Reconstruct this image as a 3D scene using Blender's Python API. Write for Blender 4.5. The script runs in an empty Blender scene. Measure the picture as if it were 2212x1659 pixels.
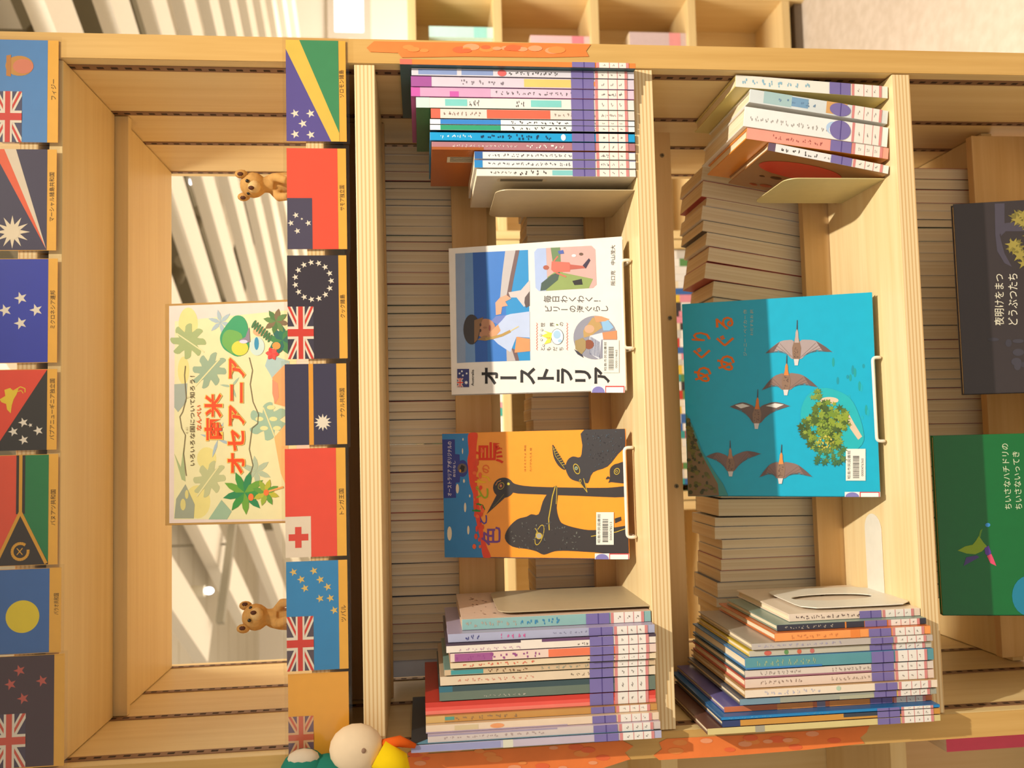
import bpy, bmesh, math, random
import numpy as np
from mathutils import Matrix, Vector
scene = bpy.context.scene
COL = scene.collection
PI = math.pi
# ------------------------------------------------------------------ camera
FPX = 1900.0
CAM = np.array([-0.0615, -1.1922, 0.3076])
YAW, PITCH, ROLL = 0.06392, -0.10325, 0.01902

def cam_axes():
    cy, sy, cp, sp = math.cos(YAW), math.sin(YAW), math.cos(PITCH), math.sin(PITCH)
    f = np.array([sy * cp, cy * cp, sp]); r = np.array([cy, -sy, 0.0]); u = np.cross(r, f)
    ix, iy = -u, -r
    c, s = math.cos(ROLL), math.sin(ROLL)
    return f, c * ix + s * iy, -s * ix + c * iy
FW, IX, IY = cam_axes()
cd = bpy.data.cameras.new('camera'); cam = bpy.data.objects.new('camera', cd); COL.objects.link(cam)
cd.sensor_width = 36.0; cd.lens = FPX * 36.0 / 2212.0; cd.clip_start = 0.02; cd.clip_end = 100
X_, Y_, Z_ = IX, -IY, -FW
cam.matrix_world = Matrix(((X_[0], Y_[0], Z_[0], CAM[0]), (X_[1], Y_[1], Z_[1], CAM[1]), (X_[2], Y_[2], Z_[2], CAM[2]), (0, 0, 0, 1)))
cd.dof.use_dof = True; cd.dof.focus_distance = 1.24; cd.dof.aperture_fstop = 5.6
scene.camera = cam
vs = scene.view_settings
scene.display_settings.display_device = 'sRGB'
vs.view_transform = 'Standard'; vs.look = 'None'; vs.gamma = 1.0; vs.exposure = 0.0; vs.use_curve_mapping = False
# ------------------------------------------------------------------ light
wd = bpy.data.worlds.new('world'); scene.world = wd; wd.use_nodes = True
bg = wd.node_tree.nodes['Background']; bg.inputs[0].default_value = (1.0, 0.92, 0.80, 1); bg.inputs[1].default_value = 0.62

def lamp(name, kind, loc, target, energy, color=(1, .88, .7), **kw):
    l = bpy.data.lights.new(name, kind); l.energy = energy; l.color = color
    for k, v in kw.items(): setattr(l, k, v)
    o = bpy.data.objects.new(name, l); COL.objects.link(o); o.location = loc
    o.rotation_euler = (Vector(target) - Vector(loc)).to_track_quat('-Z', 'Y').to_euler()
    return o
lamp('ceiling_spot', 'SPOT', (1.0, -1.5, 2.40), (0.0, 0.0, -.95), 510, (1, .94, .82), spot_size=.86, spot_blend=1.0, shadow_soft_size=.03)
lamp('added_aisle_fill', 'AREA', (.5, .95, 1.66), (.9, 1.9, -.4), 90, (1, .93, .82), shape='RECTANGLE', size=2.6, size_y=.25)  # added fill without a fixture, brightens the low bookcases across the aisle
lamp('added_ceiling_fill', 'AREA', (1.0, 6.6, -1.05), (1.0, 6.6001, 3), 270, (1, .91, .77), shape='RECTANGLE', size=10.0, size_y=8.0)  # unseen panel added at floor level, shines up to brighten slats and deck
lamp('added_wall_fill', 'AREA', (4.4, 8.2, -.5), (4.8, 11.2, .6), 150, (1, .93, .84), shape='RECTANGLE', size=4.0, size_y=1.5)  # unseen area light added to lift the far wall's brightness

# ------------------------------------------------------------------ pixel helpers (camera rays met with real planes)
def ray(px, py): return FW + IX * (px - 1106.0) / FPX + IY * (py - 829.5) / FPX
def atY(px, py, y): d = ray(px, py); return CAM + d * ((y - CAM[1]) / d[1])
def atZ(px, py, z): d = ray(px, py); return CAM + d * ((z - CAM[2]) / d[2])
def zat(px, y, py=900): return float(atY(px, py, y)[2])
def proj(p):
    d = np.asarray(p, float) - CAM; z = d @ FW; return 1106 + FPX * (d @ IX) / z, 829.5 + FPX * (d @ IY) / z
def fit_rows(rows, i0, X, Y, Z):
    """squeeze the outermost books so the last one ends at the side panel"""
    lim = proj((X, Y, Z))[1]; y0 = rows[i0][0]; k = (lim - y0) / (rows[-1][1] - y0)
    return [r if i < i0 else (y0 + (r[0] - y0) * k, y0 + (r[1] - y0) * k) + tuple(r[2:]) for i, r in enumerate(rows)]
def crop(ox, oy, s): return lambda x, y: (ox + s * x, oy + s * y)

# ------------------------------------------------------------------ materials
MATS = {}
def lin(c): c /= 255.0; return c / 12.92 if c <= .04045 else ((c + .055) / 1.055) ** 2.4
def rgb(h): return tuple(lin(int(h[i:i + 2], 16)) for i in (0, 2, 4)) + (1,)
def mat(h, rough=.5, spec=.35, coat=0.0, metal=0.0, emit=0.0, var=.06, nscale=60.0):
    key = (h, rough, spec, coat, metal, emit, var)
    if key in MATS: return MATS[key]
    m = bpy.data.materials.new('paint_' + h); m.use_nodes = True; nt = m.node_tree; b = nt.nodes['Principled BSDF']
    b.inputs['Roughness'].default_value = rough; b.inputs['Specular IOR Level'].default_value = spec
    b.inputs['Metallic'].default_value = metal; b.inputs['Coat Weight'].default_value = coat; b.inputs['Coat Roughness'].default_value = .18
    c = rgb(h)
    if var > 0:
        tc = nt.nodes.new('ShaderNodeTexCoord'); nz = nt.nodes.new('ShaderNodeTexNoise'); nz.inputs['Scale'].default_value = nscale
        mx = nt.nodes.new('ShaderNodeMix'); mx.data_type = 'RGBA'
        nt.links.new(tc.outputs['Object'], nz.inputs['Vector']); nt.links.new(nz.outputs['Fac'], mx.inputs['Factor'])
        mx.inputs[6].default_value = tuple(x * (1 - var) for x in c[:3]) + (1,); mx.inputs[7].default_value = tuple(min(1, x * (1 + var)) for x in c[:3]) + (1,)
        nt.links.new(mx.outputs[2], b.inputs['Base Color'])
    else: b.inputs['Base Color'].default_value = c
    if emit: b.inputs['Emission Color'].default_value = c; b.inputs['Emission Strength'].default_value = emit
    MATS[key] = m; return m

def wood(name, axis, a='ebcf96', b='e2c286', ply=False, rough=.42):
    if name in MATS: return MATS[name]
    m = bpy.data.materials.new(name); m.use_nodes = True; nt = m.node_tree; N = nt.nodes.new; L = nt.links.new
    p = nt.nodes['Principled BSDF']; p.inputs['Roughness'].default_value = rough; p.inputs['Specular IOR Level'].default_value = .3
    tc = N('ShaderNodeTexCoord'); mp = N('ShaderNodeMapping'); L(tc.outputs['Object'], mp.inputs['Vector'])
    sc = [55.0, 55.0, 55.0]; sc[axis] = 2.2; mp.inputs['Scale'].default_value = sc
    nz = N('ShaderNodeTexNoise'); nz.inputs['Scale'].default_value = 1.0; nz.inputs['Detail'].default_value = 5; nz.inputs['Roughness'].default_value = .6
    L(mp.outputs['Vector'], nz.inputs['Vector'])
    rp = N('ShaderNodeValToRGB'); L(nz.outputs['Fac'], rp.inputs['Fac'])
    rp.color_ramp.elements[0].position = .3; rp.color_ramp.elements[0].color = rgb(b)
    rp.color_ramp.elements[1].position = .68; rp.color_ramp.elements[1].color = rgb(a)
    out = rp.outputs['Color']
    if ply:
        sx = N('ShaderNodeSeparateXYZ'); L(tc.outputs['Object'], sx.inputs[0])
        mu = N('ShaderNodeMath'); mu.operation = 'MULTIPLY'; mu.inputs[1].default_value = 2 * PI / .0052; L(sx.outputs[2], mu.inputs[0])
        sn = N('ShaderNodeMath'); sn.operation = 'SINE'; L(mu.outputs[0], sn.inputs[0])
        r2 = N('ShaderNodeValToRGB'); mr = N('ShaderNodeMapRange'); mr.inputs[1].default_value = -1; L(sn.outputs[0], mr.inputs[0]); L(mr.outputs[0], r2.inputs['Fac'])
        r2.color_ramp.elements[0].position = .12; r2.color_ramp.elements[0].color = rgb('d8b078')
        r2.color_ramp.elements[1].position = .5; r2.color_ramp.elements[1].color = rgb('eed2a0')
        ge = N('ShaderNodeNewGeometry'); s2 = N('ShaderNodeSeparateXYZ'); L(ge.outputs['Normal'], s2.inputs[0])
        ab = N('ShaderNodeMath'); ab.operation = 'ABSOLUTE'; L(s2.outputs[1], ab.inputs[0])
        gt = N('ShaderNodeMath'); gt.operation = 'GREATER_THAN'; gt.inputs[1].default_value = .6; L(ab.outputs[0], gt.inputs[0])
        mx = N('ShaderNodeMix'); mx.data_type = 'RGBA'; L(gt.outputs[0], mx.inputs['Factor']); L(out, mx.inputs[6]); L(r2.outputs['Color'], mx.inputs[7])
        out = mx.outputs[2]
    L(out, p.inputs['Base Color']); MATS[name] = m; return m
W_X = wood('birch_along_x', 0); W_Z = wood('birch_along_z', 2); W_PLY = wood('birch_plywood_shelf', 0, 'f2daa8', 'e8c890', ply=True)
W_Y = wood('birch_along_y', 1)
W_RAIL = wood('birch_rail', 0, 'e0b880', 'd2a66a')

def pages_mat():
    m = bpy.data.materials.new('page_edges'); m.use_nodes = True; nt = m.node_tree; N = nt.nodes.new; L = nt.links.new
    p = nt.nodes['Principled BSDF']; p.inputs['Roughness'].default_value = .8
    tc = N('ShaderNodeTexCoord'); mp = N('ShaderNodeMapping'); mp.inputs['Scale'].default_value = (600, 3, 3)
    nz = N('ShaderNodeTexNoise'); nz.inputs['Scale'].default_value = 1; rp = N('ShaderNodeValToRGB')
    L(tc.outputs['Object'], mp.inputs['Vector']); L(mp.outputs['Vector'], nz.inputs['Vector']); L(nz.outputs['Fac'], rp.inputs['Fac'])
    rp.color_ramp.elements[0].position = .3; rp.color_ramp.elements[0].color = rgb('e4cea8'); rp.color_ramp.elements[1].position = .65; rp.color_ramp.elements[1].color = rgb('f0dfc0')
    L(rp.outputs['Color'], p.inputs['Base Color']); return m
PAGES = pages_mat()

def clear_mat():
    m = bpy.data.materials.new('clear_laminate'); m.use_nodes = True; nt = m.node_tree; N = nt.nodes.new; L = nt.links.new
    nt.nodes.remove(nt.nodes['Principled BSDF']); o = nt.nodes['Material Output']
    t = N('ShaderNodeBsdfTransparent'); t.inputs[0].default_value = (.97, .96, .93, 1); g = N('ShaderNodeBsdfGlossy'); g.inputs['Roughness'].default_value = .12
    mx = N('ShaderNodeMixShader'); mx.inputs[0].default_value = .022
    L(t.outputs[0], mx.inputs[1]); L(g.outputs[0], mx.inputs[2]); L(mx.outputs[0], o.inputs[0]); return m
CLEAR = clear_mat()

# ------------------------------------------------------------------ object helpers
def tag(o, label=None, cat=None, group=None, kind=None):
    if label: o['label'] = label
    if cat: o['category'] = cat
    if group: o['group'] = group
    if kind: o['kind'] = kind
    return o
def empty(name, loc=(0, 0, 0), rot=(0, 0, 0), parent=None):
    o = bpy.data.objects.new(name, None); COL.objects.link(o); o.location = loc; o.rotation_euler = rot; o.empty_display_size = .02
    if parent: o.parent = parent
    return o

class MB:
    def __init__(s): s.v = []; s.f = []; s.m = []; s.mats = []; s.sm = []
    def mi(s, m):
        if isinstance(m, str): m = mat(m)
        if m not in s.mats: s.mats.append(m)
        return s.mats.index(m)
    def face(s, pts, m, smooth=False):
        i = len(s.v); s.v += [tuple(map(float, p)) for p in pts]; s.f.append(tuple(range(i, i + len(pts)))); s.m.append(s.mi(m)); s.sm.append(smooth)
    def box(s, lo, hi, m, M=None, faces=None):
        x0, y0, z0 = lo; x1, y1, z1 = hi; i = len(s.v)
        c = [(x0, y0, z0), (x1, y0, z0), (x1, y1, z0), (x0, y1, z0), (x0, y0, z1), (x1, y0, z1), (x1, y1, z1), (x0, y1, z1)]
        if M is not None: c = [tuple(M @ Vector(p)) for p in c]
        s.v += c; k = s.mi(m)
        for n, f in (('b', (0, 3, 2, 1)), ('t', (4, 5, 6, 7)), ('f', (0, 1, 5, 4)), ('r', (1, 2, 6, 5)), ('k', (2, 3, 7, 6)), ('l', (3, 0, 4, 7))):
            s.f.append(tuple(i + q for q in f)); s.m.append(s.mi(faces[n]) if faces and n in faces else k); s.sm.append(False)
        return s
    def tube(s, pts, r, m, n=10, closed=False):
        P = [Vector(p) for p in pts]; k = s.mi(m); rings = []
        nrm = None
        for i, p in enumerate(P):
            d = (P[min(i + 1, len(P) - 1)] - P[max(i - 1, 0)]).normalized()
            if nrm is None: nrm = d.orthogonal().normalized()
            nrm = (nrm - d * nrm.dot(d)).normalized(); b = d.cross(nrm)
            rr = r[i] if isinstance(r, (list, tuple)) else r
            i0 = len(s.v); rings.append(i0)
            for j in range(n):
                a = 2 * PI * j / n; s.v.append(tuple(p + (nrm * math.cos(a) + b * math.sin(a)) * rr))
        for a, b in zip(rings, rings[1:]):
            for j in range(n): s.f.append((a + j, a + (j + 1) % n, b + (j + 1) % n, b + j)); s.m.append(k); s.sm.append(True)
        s.f.append(tuple(rings[0] + j for j in reversed(range(n)))); s.m.append(k); s.sm.append(False)
        s.f.append(tuple(rings[-1] + j for j in range(n))); s.m.append(k); s.sm.append(False)
        return s
    def ball(s, c, r, m, n=12, M=None):
        k = s.mi(m); r = (r, r, r) if not isinstance(r, (tuple, list)) else r; i = len(s.v); R = n // 2
        for a in range(R + 1):
            t = PI * a / R
            for b in range(n):
                q = Vector((r[0] * math.sin(t) * math.cos(2 * PI * b / n), r[1] * math.sin(t) * math.sin(2 * PI * b / n), r[2] * math.cos(t)))
                if M is not None: q = M @ q
                s.v.append(tuple(q + Vector(c)))
        for a in range(R):
            for b in range(n):
                s.f.append((i + a * n + b, i + (a + 1) * n + b, i + (a + 1) * n + (b + 1) % n, i + a * n + (b + 1) % n)); s.m.append(k); s.sm.append(True)
        return s
    def build(s, name, parent=None, bevel=0.0, matrix=None):
        me = bpy.data.meshes.new(name); me.from_pydata(s.v, [], s.f)
        for m in s.mats: me.materials.append(m)
        me.polygons.foreach_set('material_index', s.m); me.polygons.foreach_set('use_smooth', s.sm)
        me.update(); me.validate()
        o = bpy.data.objects.new(name, me); COL.objects.link(o)
        if parent: o.parent = parent
        if matrix is not None: o.matrix_world = matrix
        if bevel:
            b = o.modifiers.new('soft_edge', 'BEVEL'); b.width = bevel; b.segments = 2; b.limit_method = 'ANGLE'
        return o

# text as filled outlines, cached
GLY = {}
def glyphs(txt, bold=0.0):
    if (txt, bold) in GLY: return GLY[(txt, bold)]
    c = bpy.data.curves.new('lettering', 'FONT'); c.body = txt; c.size = 1.0; c.offset = bold; c.resolution_u = 2
    o = bpy.data.objects.new('lettering', c); COL.objects.link(o)
    dg = bpy.context.evaluated_depsgraph_get(); me = bpy.data.meshes.new_from_object(o.evaluated_get(dg))
    V = [(v.co.x, v.co.y) for v in me.vertices]; F = [tuple(p.vertices) for p in me.polygons]
    bpy.data.objects.remove(o); bpy.data.curves.remove(c); bpy.data.meshes.remove(me)
    GLY[(txt, bold)] = (V, F); return V, F

LAY = .00012
def smooth(pts, k=3):
    """closed Catmull-Rom outline through the given points"""
    P = [np.asarray(p, float) for p in pts]; n = len(P); out = []
    for i in range(n):
        a, b, c, d = P[i - 1], P[i], P[(i + 1) % n], P[(i + 2) % n]
        for q in range(k):
            t = q / k; out.append(tuple(.5 * (2 * b + (c - a) * t + (2 * a - 5 * b + 4 * c - d) * t * t + (3 * b - a - 3 * c + d) * t ** 3)))
    return out
class Art:
    """flat print on a plane: local u (right), v (up), facing -y"""
    def __init__(s, mb, mp=None, y0=0.0): s.mb = mb; s.mp = mp; s.y0 = y0
    def P(s, pts, L):
        s.n = getattr(s, 'n', 0) + 1; y = s.y0 - L * LAY - s.n * 3e-6
        return [(u, y, v) for u, v in pts]
    def uv(s, pts, col, L=1):
        if hasattr(s, 'W'): pts = [(min(max(u, .0), s.W), min(max(v, .0), s.H)) for u, v in pts]
        a = sum(p[0] * q[1] - q[0] * p[1] for p, q in zip(pts, list(pts[1:]) + [pts[0]]))
        if a < 0: pts = list(pts)[::-1]
        s.mb.face(s.P(pts, L), col if not isinstance(col, str) else mat(col, .38, .4, coat=.25))
    def px(s, pts, col, L=1, cr=None):
        s.uv([s.mp(*(cr(*p) if cr else p)) for p in pts], col, L)
    def rectuv(s, u0, v0, u1, v1, col, L=1): s.uv([(u0, v0), (u1, v0), (u1, v1), (u0, v1)], col, L)
    def elluv(s, c, ru, rv, col, L=1, n=22, a0=0.0): s.uv([(c[0] + ru * math.cos(a0 + 2 * PI * i / n), c[1] + rv * math.sin(a0 + 2 * PI * i / n)) for i in range(n)], col, L)
    def ell(s, cx, cy, rx, ry, col, L=1, cr=None, n=22, rot=0.0):
        pts = []
        for i in range(n):
            a = 2 * PI * i / n; x, y = rx * math.cos(a), ry * math.sin(a)
            pts.append((cx + x * math.cos(rot) - y * math.sin(rot), cy + x * math.sin(rot) + y * math.cos(rot)))
        s.px(pts, col, L, cr)
    def line(s, pts, w, col, L=1, cr=None):
        for (x0, y0), (x1, y1) in zip(pts, pts[1:]):
            d = math.hypot(x1 - x0, y1 - y0) or 1; nx, ny = -(y1 - y0) / d * w / 2, (x1 - x0) / d * w / 2
            s.px([(x0 + nx, y0 + ny), (x1 + nx, y1 + ny), (x1 - nx, y1 - ny), (x0 - nx, y0 - ny)], col, L, cr)
    def starP(s, c, r, col, L=1, n=5, inner=.4, a0=PI / 2):
        s.uv([(c[0] + (r if i % 2 == 0 else r * inner) * math.cos(a0 + PI * i / n), c[1] + (r if i % 2 == 0 else r * inner) * math.sin(a0 + PI * i / n)) for i in range(2 * n)], col, L)
    def glyph(s, V, F, T, col, L):
        m = col if not isinstance(col, str) else mat(col, .45, .3)
        s.n = getattr(s, 'n', 0) + 1; L = L + s.n * 3e-6 / LAY
        k = s.mb.mi(m); i = len(s.mb.v); s.mb.v += [(T(*p)[0], s.y0 - L * LAY, T(*p)[1]) for p in V]
        for f in F: s.mb.f.append(tuple(i + q for q in f)); s.mb.m.append(k); s.mb.sm.append(False)
    def text(s, t, x0, x1, yl, yr, col, L=2, cr=None, bold=0.0):
        """horizontal line; picture box: x0 top..x1 bottom, yl left end..yr right end (picture y)"""
        V, F = glyphs(t, bold); xs = [p[0] for p in V]; ys = [p[1] for p in V]; a0, a1, b0, b1 = min(xs), max(xs), min(ys), max(ys)
        def T(x, y):
            p = (x1 + (x0 - x1) * (y - b0) / (b1 - b0), yl + (yr - yl) * (x - a0) / (a1 - a0))
            return s.mp(*(cr(*p) if cr else p))
        s.glyph(V, F, T, col, L)
    def vtext(s, t, x0, x1, yc, w, col, L=2, cr=None, bold=0.0):
        """vertical line; runs picture x0..x1, centred on picture y=yc, glyph width w"""
        n = len(t); step = (x1 - x0) / n
        for i, ch in enumerate(t):
            if ch == ' ': continue
            V, F = glyphs(ch, bold); top = x0 + i * step; em = step
            def T(x, y, top=top, em=em, ch=ch):
                if ch in 'ー―':
                    x, y = .39 + (.47 - y) * -1.0 + .1, .88 - x  # bar turned upright
                    x = x
                p = (top + em * (.88 - y), yc + w / 2 - w * x)
                return s.mp(*(cr(*p) if cr else p))
            s.glyph(V, F, T, col, L)

def plane_map(O, U, V):
    O, U, V = map(np.asarray, (O, U, V)); N = np.cross(U, V)
    def f(px, py):
        d = ray(px, py); t = ((O - CAM) @ N) / (d @ N); q = CAM + d * t - O
        return float(q @ U), float(q @ V)
    return f
def frame(O, U, V):
    U, V = np.asarray(U, float), np.asarray(V, float); D = np.cross(V, U)
    return Matrix(((U[0], D[0], V[0], O[0]), (U[1], D[1], V[1], O[1]), (U[2], D[2], V[2], O[2]), (0, 0, 0, 1)))
def rr(seed): return random.Random(seed)
ORD = ['first', 'second', 'third', 'fourth', 'fifth', 'sixth', 'seventh', 'eighth', 'ninth', 'tenth', 'eleventh', 'twelfth', 'thirteenth', 'fourteenth', 'fifteenth', 'sixteenth', 'seventeenth', 'eighteenth', 'nineteenth', 'twentieth']
TENS = {20: 'twenty', 30: 'thirty', 40: 'forty', 50: 'fifty', 60: 'sixty'}
def nth(n):
    if n <= 20: return ORD[n - 1]
    t, u = n // 10 * 10, n % 10
    return (TENS[t] + '-' + ORD[u - 1]) if u else TENS[t][:-1] + 'ieth'
# ================================================================== THE SETTING
FLOOR = -1.15
def carpet():
    m = bpy.data.materials.new('beige_carpet'); m.use_nodes = True; nt = m.node_tree; N = nt.nodes.new; L = nt.links.new
    p = nt.nodes['Principled BSDF']; p.inputs['Roughness'].default_value = .9; tc = N('ShaderNodeTexCoord'); nz = N('ShaderNodeTexNoise'); nz.inputs['Scale'].default_value = 28; nz.inputs['Detail'].default_value = 6
    rp = N('ShaderNodeValToRGB'); L(tc.outputs['Object'], nz.inputs['Vector']); L(nz.outputs['Fac'], rp.inputs['Fac'])
    rp.color_ramp.elements[0].position = .35; rp.color_ramp.elements[0].color = rgb('cdbca8'); rp.color_ramp.elements[1].position = .65; rp.color_ramp.elements[1].color = rgb('d8c8b6')
    L(rp.outputs['Color'], p.inputs['Base Color']); return m
b = MB(); b.box((-7, -2.2, FLOOR - .1), (9, 11.2, FLOOR), carpet()); tag(b.build('floor'), 'beige carpet floor of the reading room', kind='structure')
b = MB(); b.box((-7, 11.2, FLOOR), (12, 11.35, 3.2), mat('efe4d2', .8)); tag(b.build('wall_back'), 'pale far wall at the end of the reading room', kind='structure')
# far window, a daylit pane in a pale frame
wl = atY(765, 0, 11.2); wr = atY(765, -160, 11.2); zt, zb = zat(724, 11.2, 40), zat(786, 11.2, 40)
wx0, wx1 = atY(755, 200, 11.2)[0], atY(755, -260, 11.2)[0]
b = MB(); fr = mat('cfc2b0', .6)
b.box((wx0 - .08, 11.1, zb - .1), (wx1 + .08, 11.2, zb), fr); b.box((wx0 - .08, 11.1, zt), (wx1 + .08, 11.2, zt + .1), fr)
for i in range(5):
    x = wx0 + (wx1 - wx0) * i / 4; b.box((x - .05, 11.1, zb), (x + .05, 11.2, zt), fr)
w = b.build('window_1'); tag(w, 'wide daylit window high on the far wall', kind='structure')
b = MB(); b.box((wx0, 11.14, zb), (wx1, 11.16, zt), mat('dcecff', .2, emit=1.6, var=0)); b.build('pane', w)
# ceiling: pale slats hung under a beige deck
ZC = 1.75
b = MB(); b.box((-7, -.6, 2.55), (14, 13, 2.65), mat('cdc2ac', .85, var=.04, nscale=3))
for i in range(24):
    y = 1.0 + i * .52; b.box((-7, y, 2.548), (14, y + .012, 2.5502), mat('b8a98c', .9))
tag(b.build('ceiling'), 'beige ceiling deck above the hanging slats', kind='structure')
DIR = np.array([-.513, .858, 0.]); DIR /= np.linalg.norm(DIR); NRM = np.array([DIR[1], -DIR[0], 0.])
SLAT = mat('f6ecd8', .7, var=.03)
for i, pp in enumerate([1.26, 1.92, 2.66, 3.36, 3.99, 4.62, 5.26, 5.9, 6.54, 7.18, 7.82, 8.5, 9.2]):
    t0 = -1.2; t1 = 5.0 if i == 0 else (6.3 if i == 1 else 10.5)
    M = Matrix(((NRM[0], DIR[0], 0, 0), (NRM[1], DIR[1], 0, 0), (0, 0, 1, ZC), (0, 0, 0, 1)))
    b = MB(); b.box((pp, t0, 0), (pp + .26, t1, .085), SLAT, M)
    tag(b.build('trim_%d' % (i + 1)), 'cream ceiling slat, %s counted from the nearest' % nth(i + 1), kind='structure')
for i, (pp, t0, t1, z, wd_) in enumerate(((2.33, 1., 5.2, 2.2, .10), (3.02, 2., 8., 2.25, .13), (3.68, 0., 7.5, 2.2, .16), (4.36, 2., 9.5, 2.2, .2), (5.0, 0., 9.5, 2.2, .24), (1.66, 2., 6., 2.3, .1))):
    M = Matrix(((NRM[0], DIR[0], 0, 0), (NRM[1], DIR[1], 0, 0), (0, 0, 1, z), (0, 0, 0, 1)))
    b = MB(); b.box((pp, t0, 0), (pp + wd_, t1, .16), mat('8f866e', .7), M)
    tag(b.build('trim_%d' % (i + 14)), 'grey-brown joist above the ceiling slats, %s from the near side' % nth(i + 1), kind='structure')
# ------------------------------------------------------------------ main bookcase
HX = .46; XO = .4945; DEP = .5235
SH = dict(s0=(.8268, .8025), s1=(.4564, .4330), s2=(.3904, .3627), s3=(0., -.0278), s4=(-.3871, -.4140), s5=(-.776, -.803))
RY0, RY1 = .222, .238
bc = tag(empty('bookcase', (0, 0, FLOOR)), 'tall double-sided birch plywood bookcase filling the view, flag cards across its boards', 'bookcase')
def off(mb): mb.v = [(x, y, z - FLOOR) for x, y, z in mb.v]; return mb
for sgn in (-1, 1):
    x0, x1 = sorted((sgn * HX, sgn * XO))
    b = MB(); b.box((x0, 0, FLOOR), (x1, DEP, 1.02), W_Z); pn = off(b).build('side_panel', bc, bevel=.0015)
    b = MB(); b.box((x0 + .0003, -.0014, FLOOR), (x1 - .0003, -.0001, 1.02), wood('post_edging', 2, 'd8ac66', 'c89a54')); off(b).build('edge_band', pn)
    for yc, w in ((.0268, .016), (.1951, .015), (.333, .013), (.4968, .012)):
        b = MB(); xs = sorted((sgn * HX, sgn * (HX - .0012)))
        b.box((xs[0], yc - w / 2, -.9), (xs[1], yc + w / 2, 1.0), mat('8f6a4c', .5, metal=.3)); z = -.88
        hx = sgn * (HX - .0014)
        while z < .98:
            b.face([(hx, yc - .003, z), (hx, yc + .003, z), (hx, yc + .003, z + .009), (hx, yc - .003, z + .009)], mat('3a2718', .8)); z += .0185
        off(b).build('support_strip', pn)
for k, (zt, zb) in SH.items():
    b = MB(); b.box((-HX + .0015, .0, zb), (HX - .0015, RY0 - .002 if k not in ('s0', 's1') else (DEP if k == 's1' else .10), zt), W_PLY); off(b).build('shelf', bc, bevel=.0008)
def board(nm, lo, hi, m=W_RAIL):
    b = MB(); b.box(lo, hi, m); return off(b).build(nm, bc, bevel=.0008)
g = .0015
board('soffit', (-HX + g, .003, .773), (HX - g, .20, .79), W_X); board('soffit', (-HX + g, .262, .768), (HX - g, .495, .788), W_X)
board('rail', (-HX + g, .205, zat(283, .22)), (HX - g, .219, .802), W_X)
board('back_lip', (-HX + g, .500, zat(346, .51)), (HX - g, DEP, .826), W_X)
board('shelf', (-HX + g, .103, .8035), (HX - g, DEP, .8268), W_X)
board('rail', (-HX + g, RY0, zat(840, RY0)), (HX - g, RY1, .425))
rl = board('rail', (-HX + .012, RY0, zat(1470, RY0)), (HX - .012, RY1, zat(1277, RY0)))
board('rail', (-HX + .012, RY0, zat(1062, RY0)), (HX - .012, RY1, zat(985, RY0)))
board('rail', (-HX + .012, RY0, -.50), (HX - .012, RY1, zat(1745, RY0, 700)))
board('rail', (-HX + .012, RY0, -.78), (HX - .012, RY1, zat(2145, RY0, 1080)))
for z in (zat(1062, RY0) + .004, .004 - .03, zat(1745, RY0, 700) - .03, zat(2145, RY0, 1080) - .03):
    board('shelf', (-HX + g, RY1 + .001, z - .02), (HX - g, DEP - .01, z), W_X)
board('shelf', (-HX + g, RY1 + .001, .392), (HX - g, DEP - .01, .412), W_X)
board('base', (-HX + g, .02, FLOOR), (HX - g, DEP - .02, FLOOR + .08), W_X)
# screws on the rail under the middle shelf
for px, py in ((1430, 336), (1447, 687), (1461, 1050)):
    p = atY(px, py, RY0); b = MB(); steel = mat('8d7a5e', .35, metal=.8)
    b.tube([(p[0], RY0 - .0015, p[2]), (p[0], RY0 + .002, p[2])], .0036, steel, 12)
    for M in (Matrix.Rotation(.3, 4, 'Y'), Matrix.Rotation(.3 + PI / 2, 4, 'Y')):
        T = Matrix.Translation((p[0], RY0 - .0016, p[2])) @ M; b.box((-.0025, -.0002, -.0005), (.0025, 0, .0005), mat('3b2c1c'), T)
    off(b).build('screw', bc)

# ================================================================== BOOKS
LABW, LABR, LABP = mat('efe6da', .5), mat('d98a86', .5), mat('7d70a8', .45)
def marks(a, u0, u1, v0, v1, n, col, seed, L=2):
    """worn lettering too small to read: little stroke clusters down the spine (v from top v1 to bottom v0)"""
    R = rr(seed); st = (v1 - v0) / n; w = (u1 - u0)
    for i in range(n):
        top = v1 - i * st; h = st * R.uniform(.55, .85)
        for j in range(4):
            x, y = u0 + w * R.uniform(0, .62), top - h * R.uniform(0, .8); a.rectuv(x, y - h * R.uniform(.12, .24), x + w * R.uniform(.2, .38), y, col, L)
def spine_label(w, zb, parent, short=1.0):
    mb = MB(); a = Art(mb, y0=-.0006); lw = w * .98; u0, u1 = (w - lw) / 2, (w + lw) / 2
    a.rectuv(u0, zb + .004, u1, zb + .050 * short, LABW, 0); a.rectuv(u0, zb + .046 * short, u1, zb + .050 * short, LABR, 1); a.rectuv(u0, zb + .004, u1, zb + .008, LABR, 1)
    for q in (.018, .031): a.rectuv(u0, zb + q * short, u1, zb + (q + .001) * short, LABR, 1)
    for q in (.010, .022, .035): marks(a, u0 + lw * .3, u1 - lw * .3, zb + q * short, zb + (q + .006) * short, 1, mat('8c8078'), int(w * 1e5), 2)
    a.elluv((w / 2, zb + .068 * short), lw * .62 if w < .02 else lw / 2, .016, LABP, 1) if w >= .02 else a.rectuv(u0, zb + .052 * short, u1, zb + .084 * short, LABP, 1)
    a.rectuv(u0, zb + .0665 * short, u1, zb + .068 * short, mat('584a88'), 2)
    return mb.build('spine_label', parent)
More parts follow.
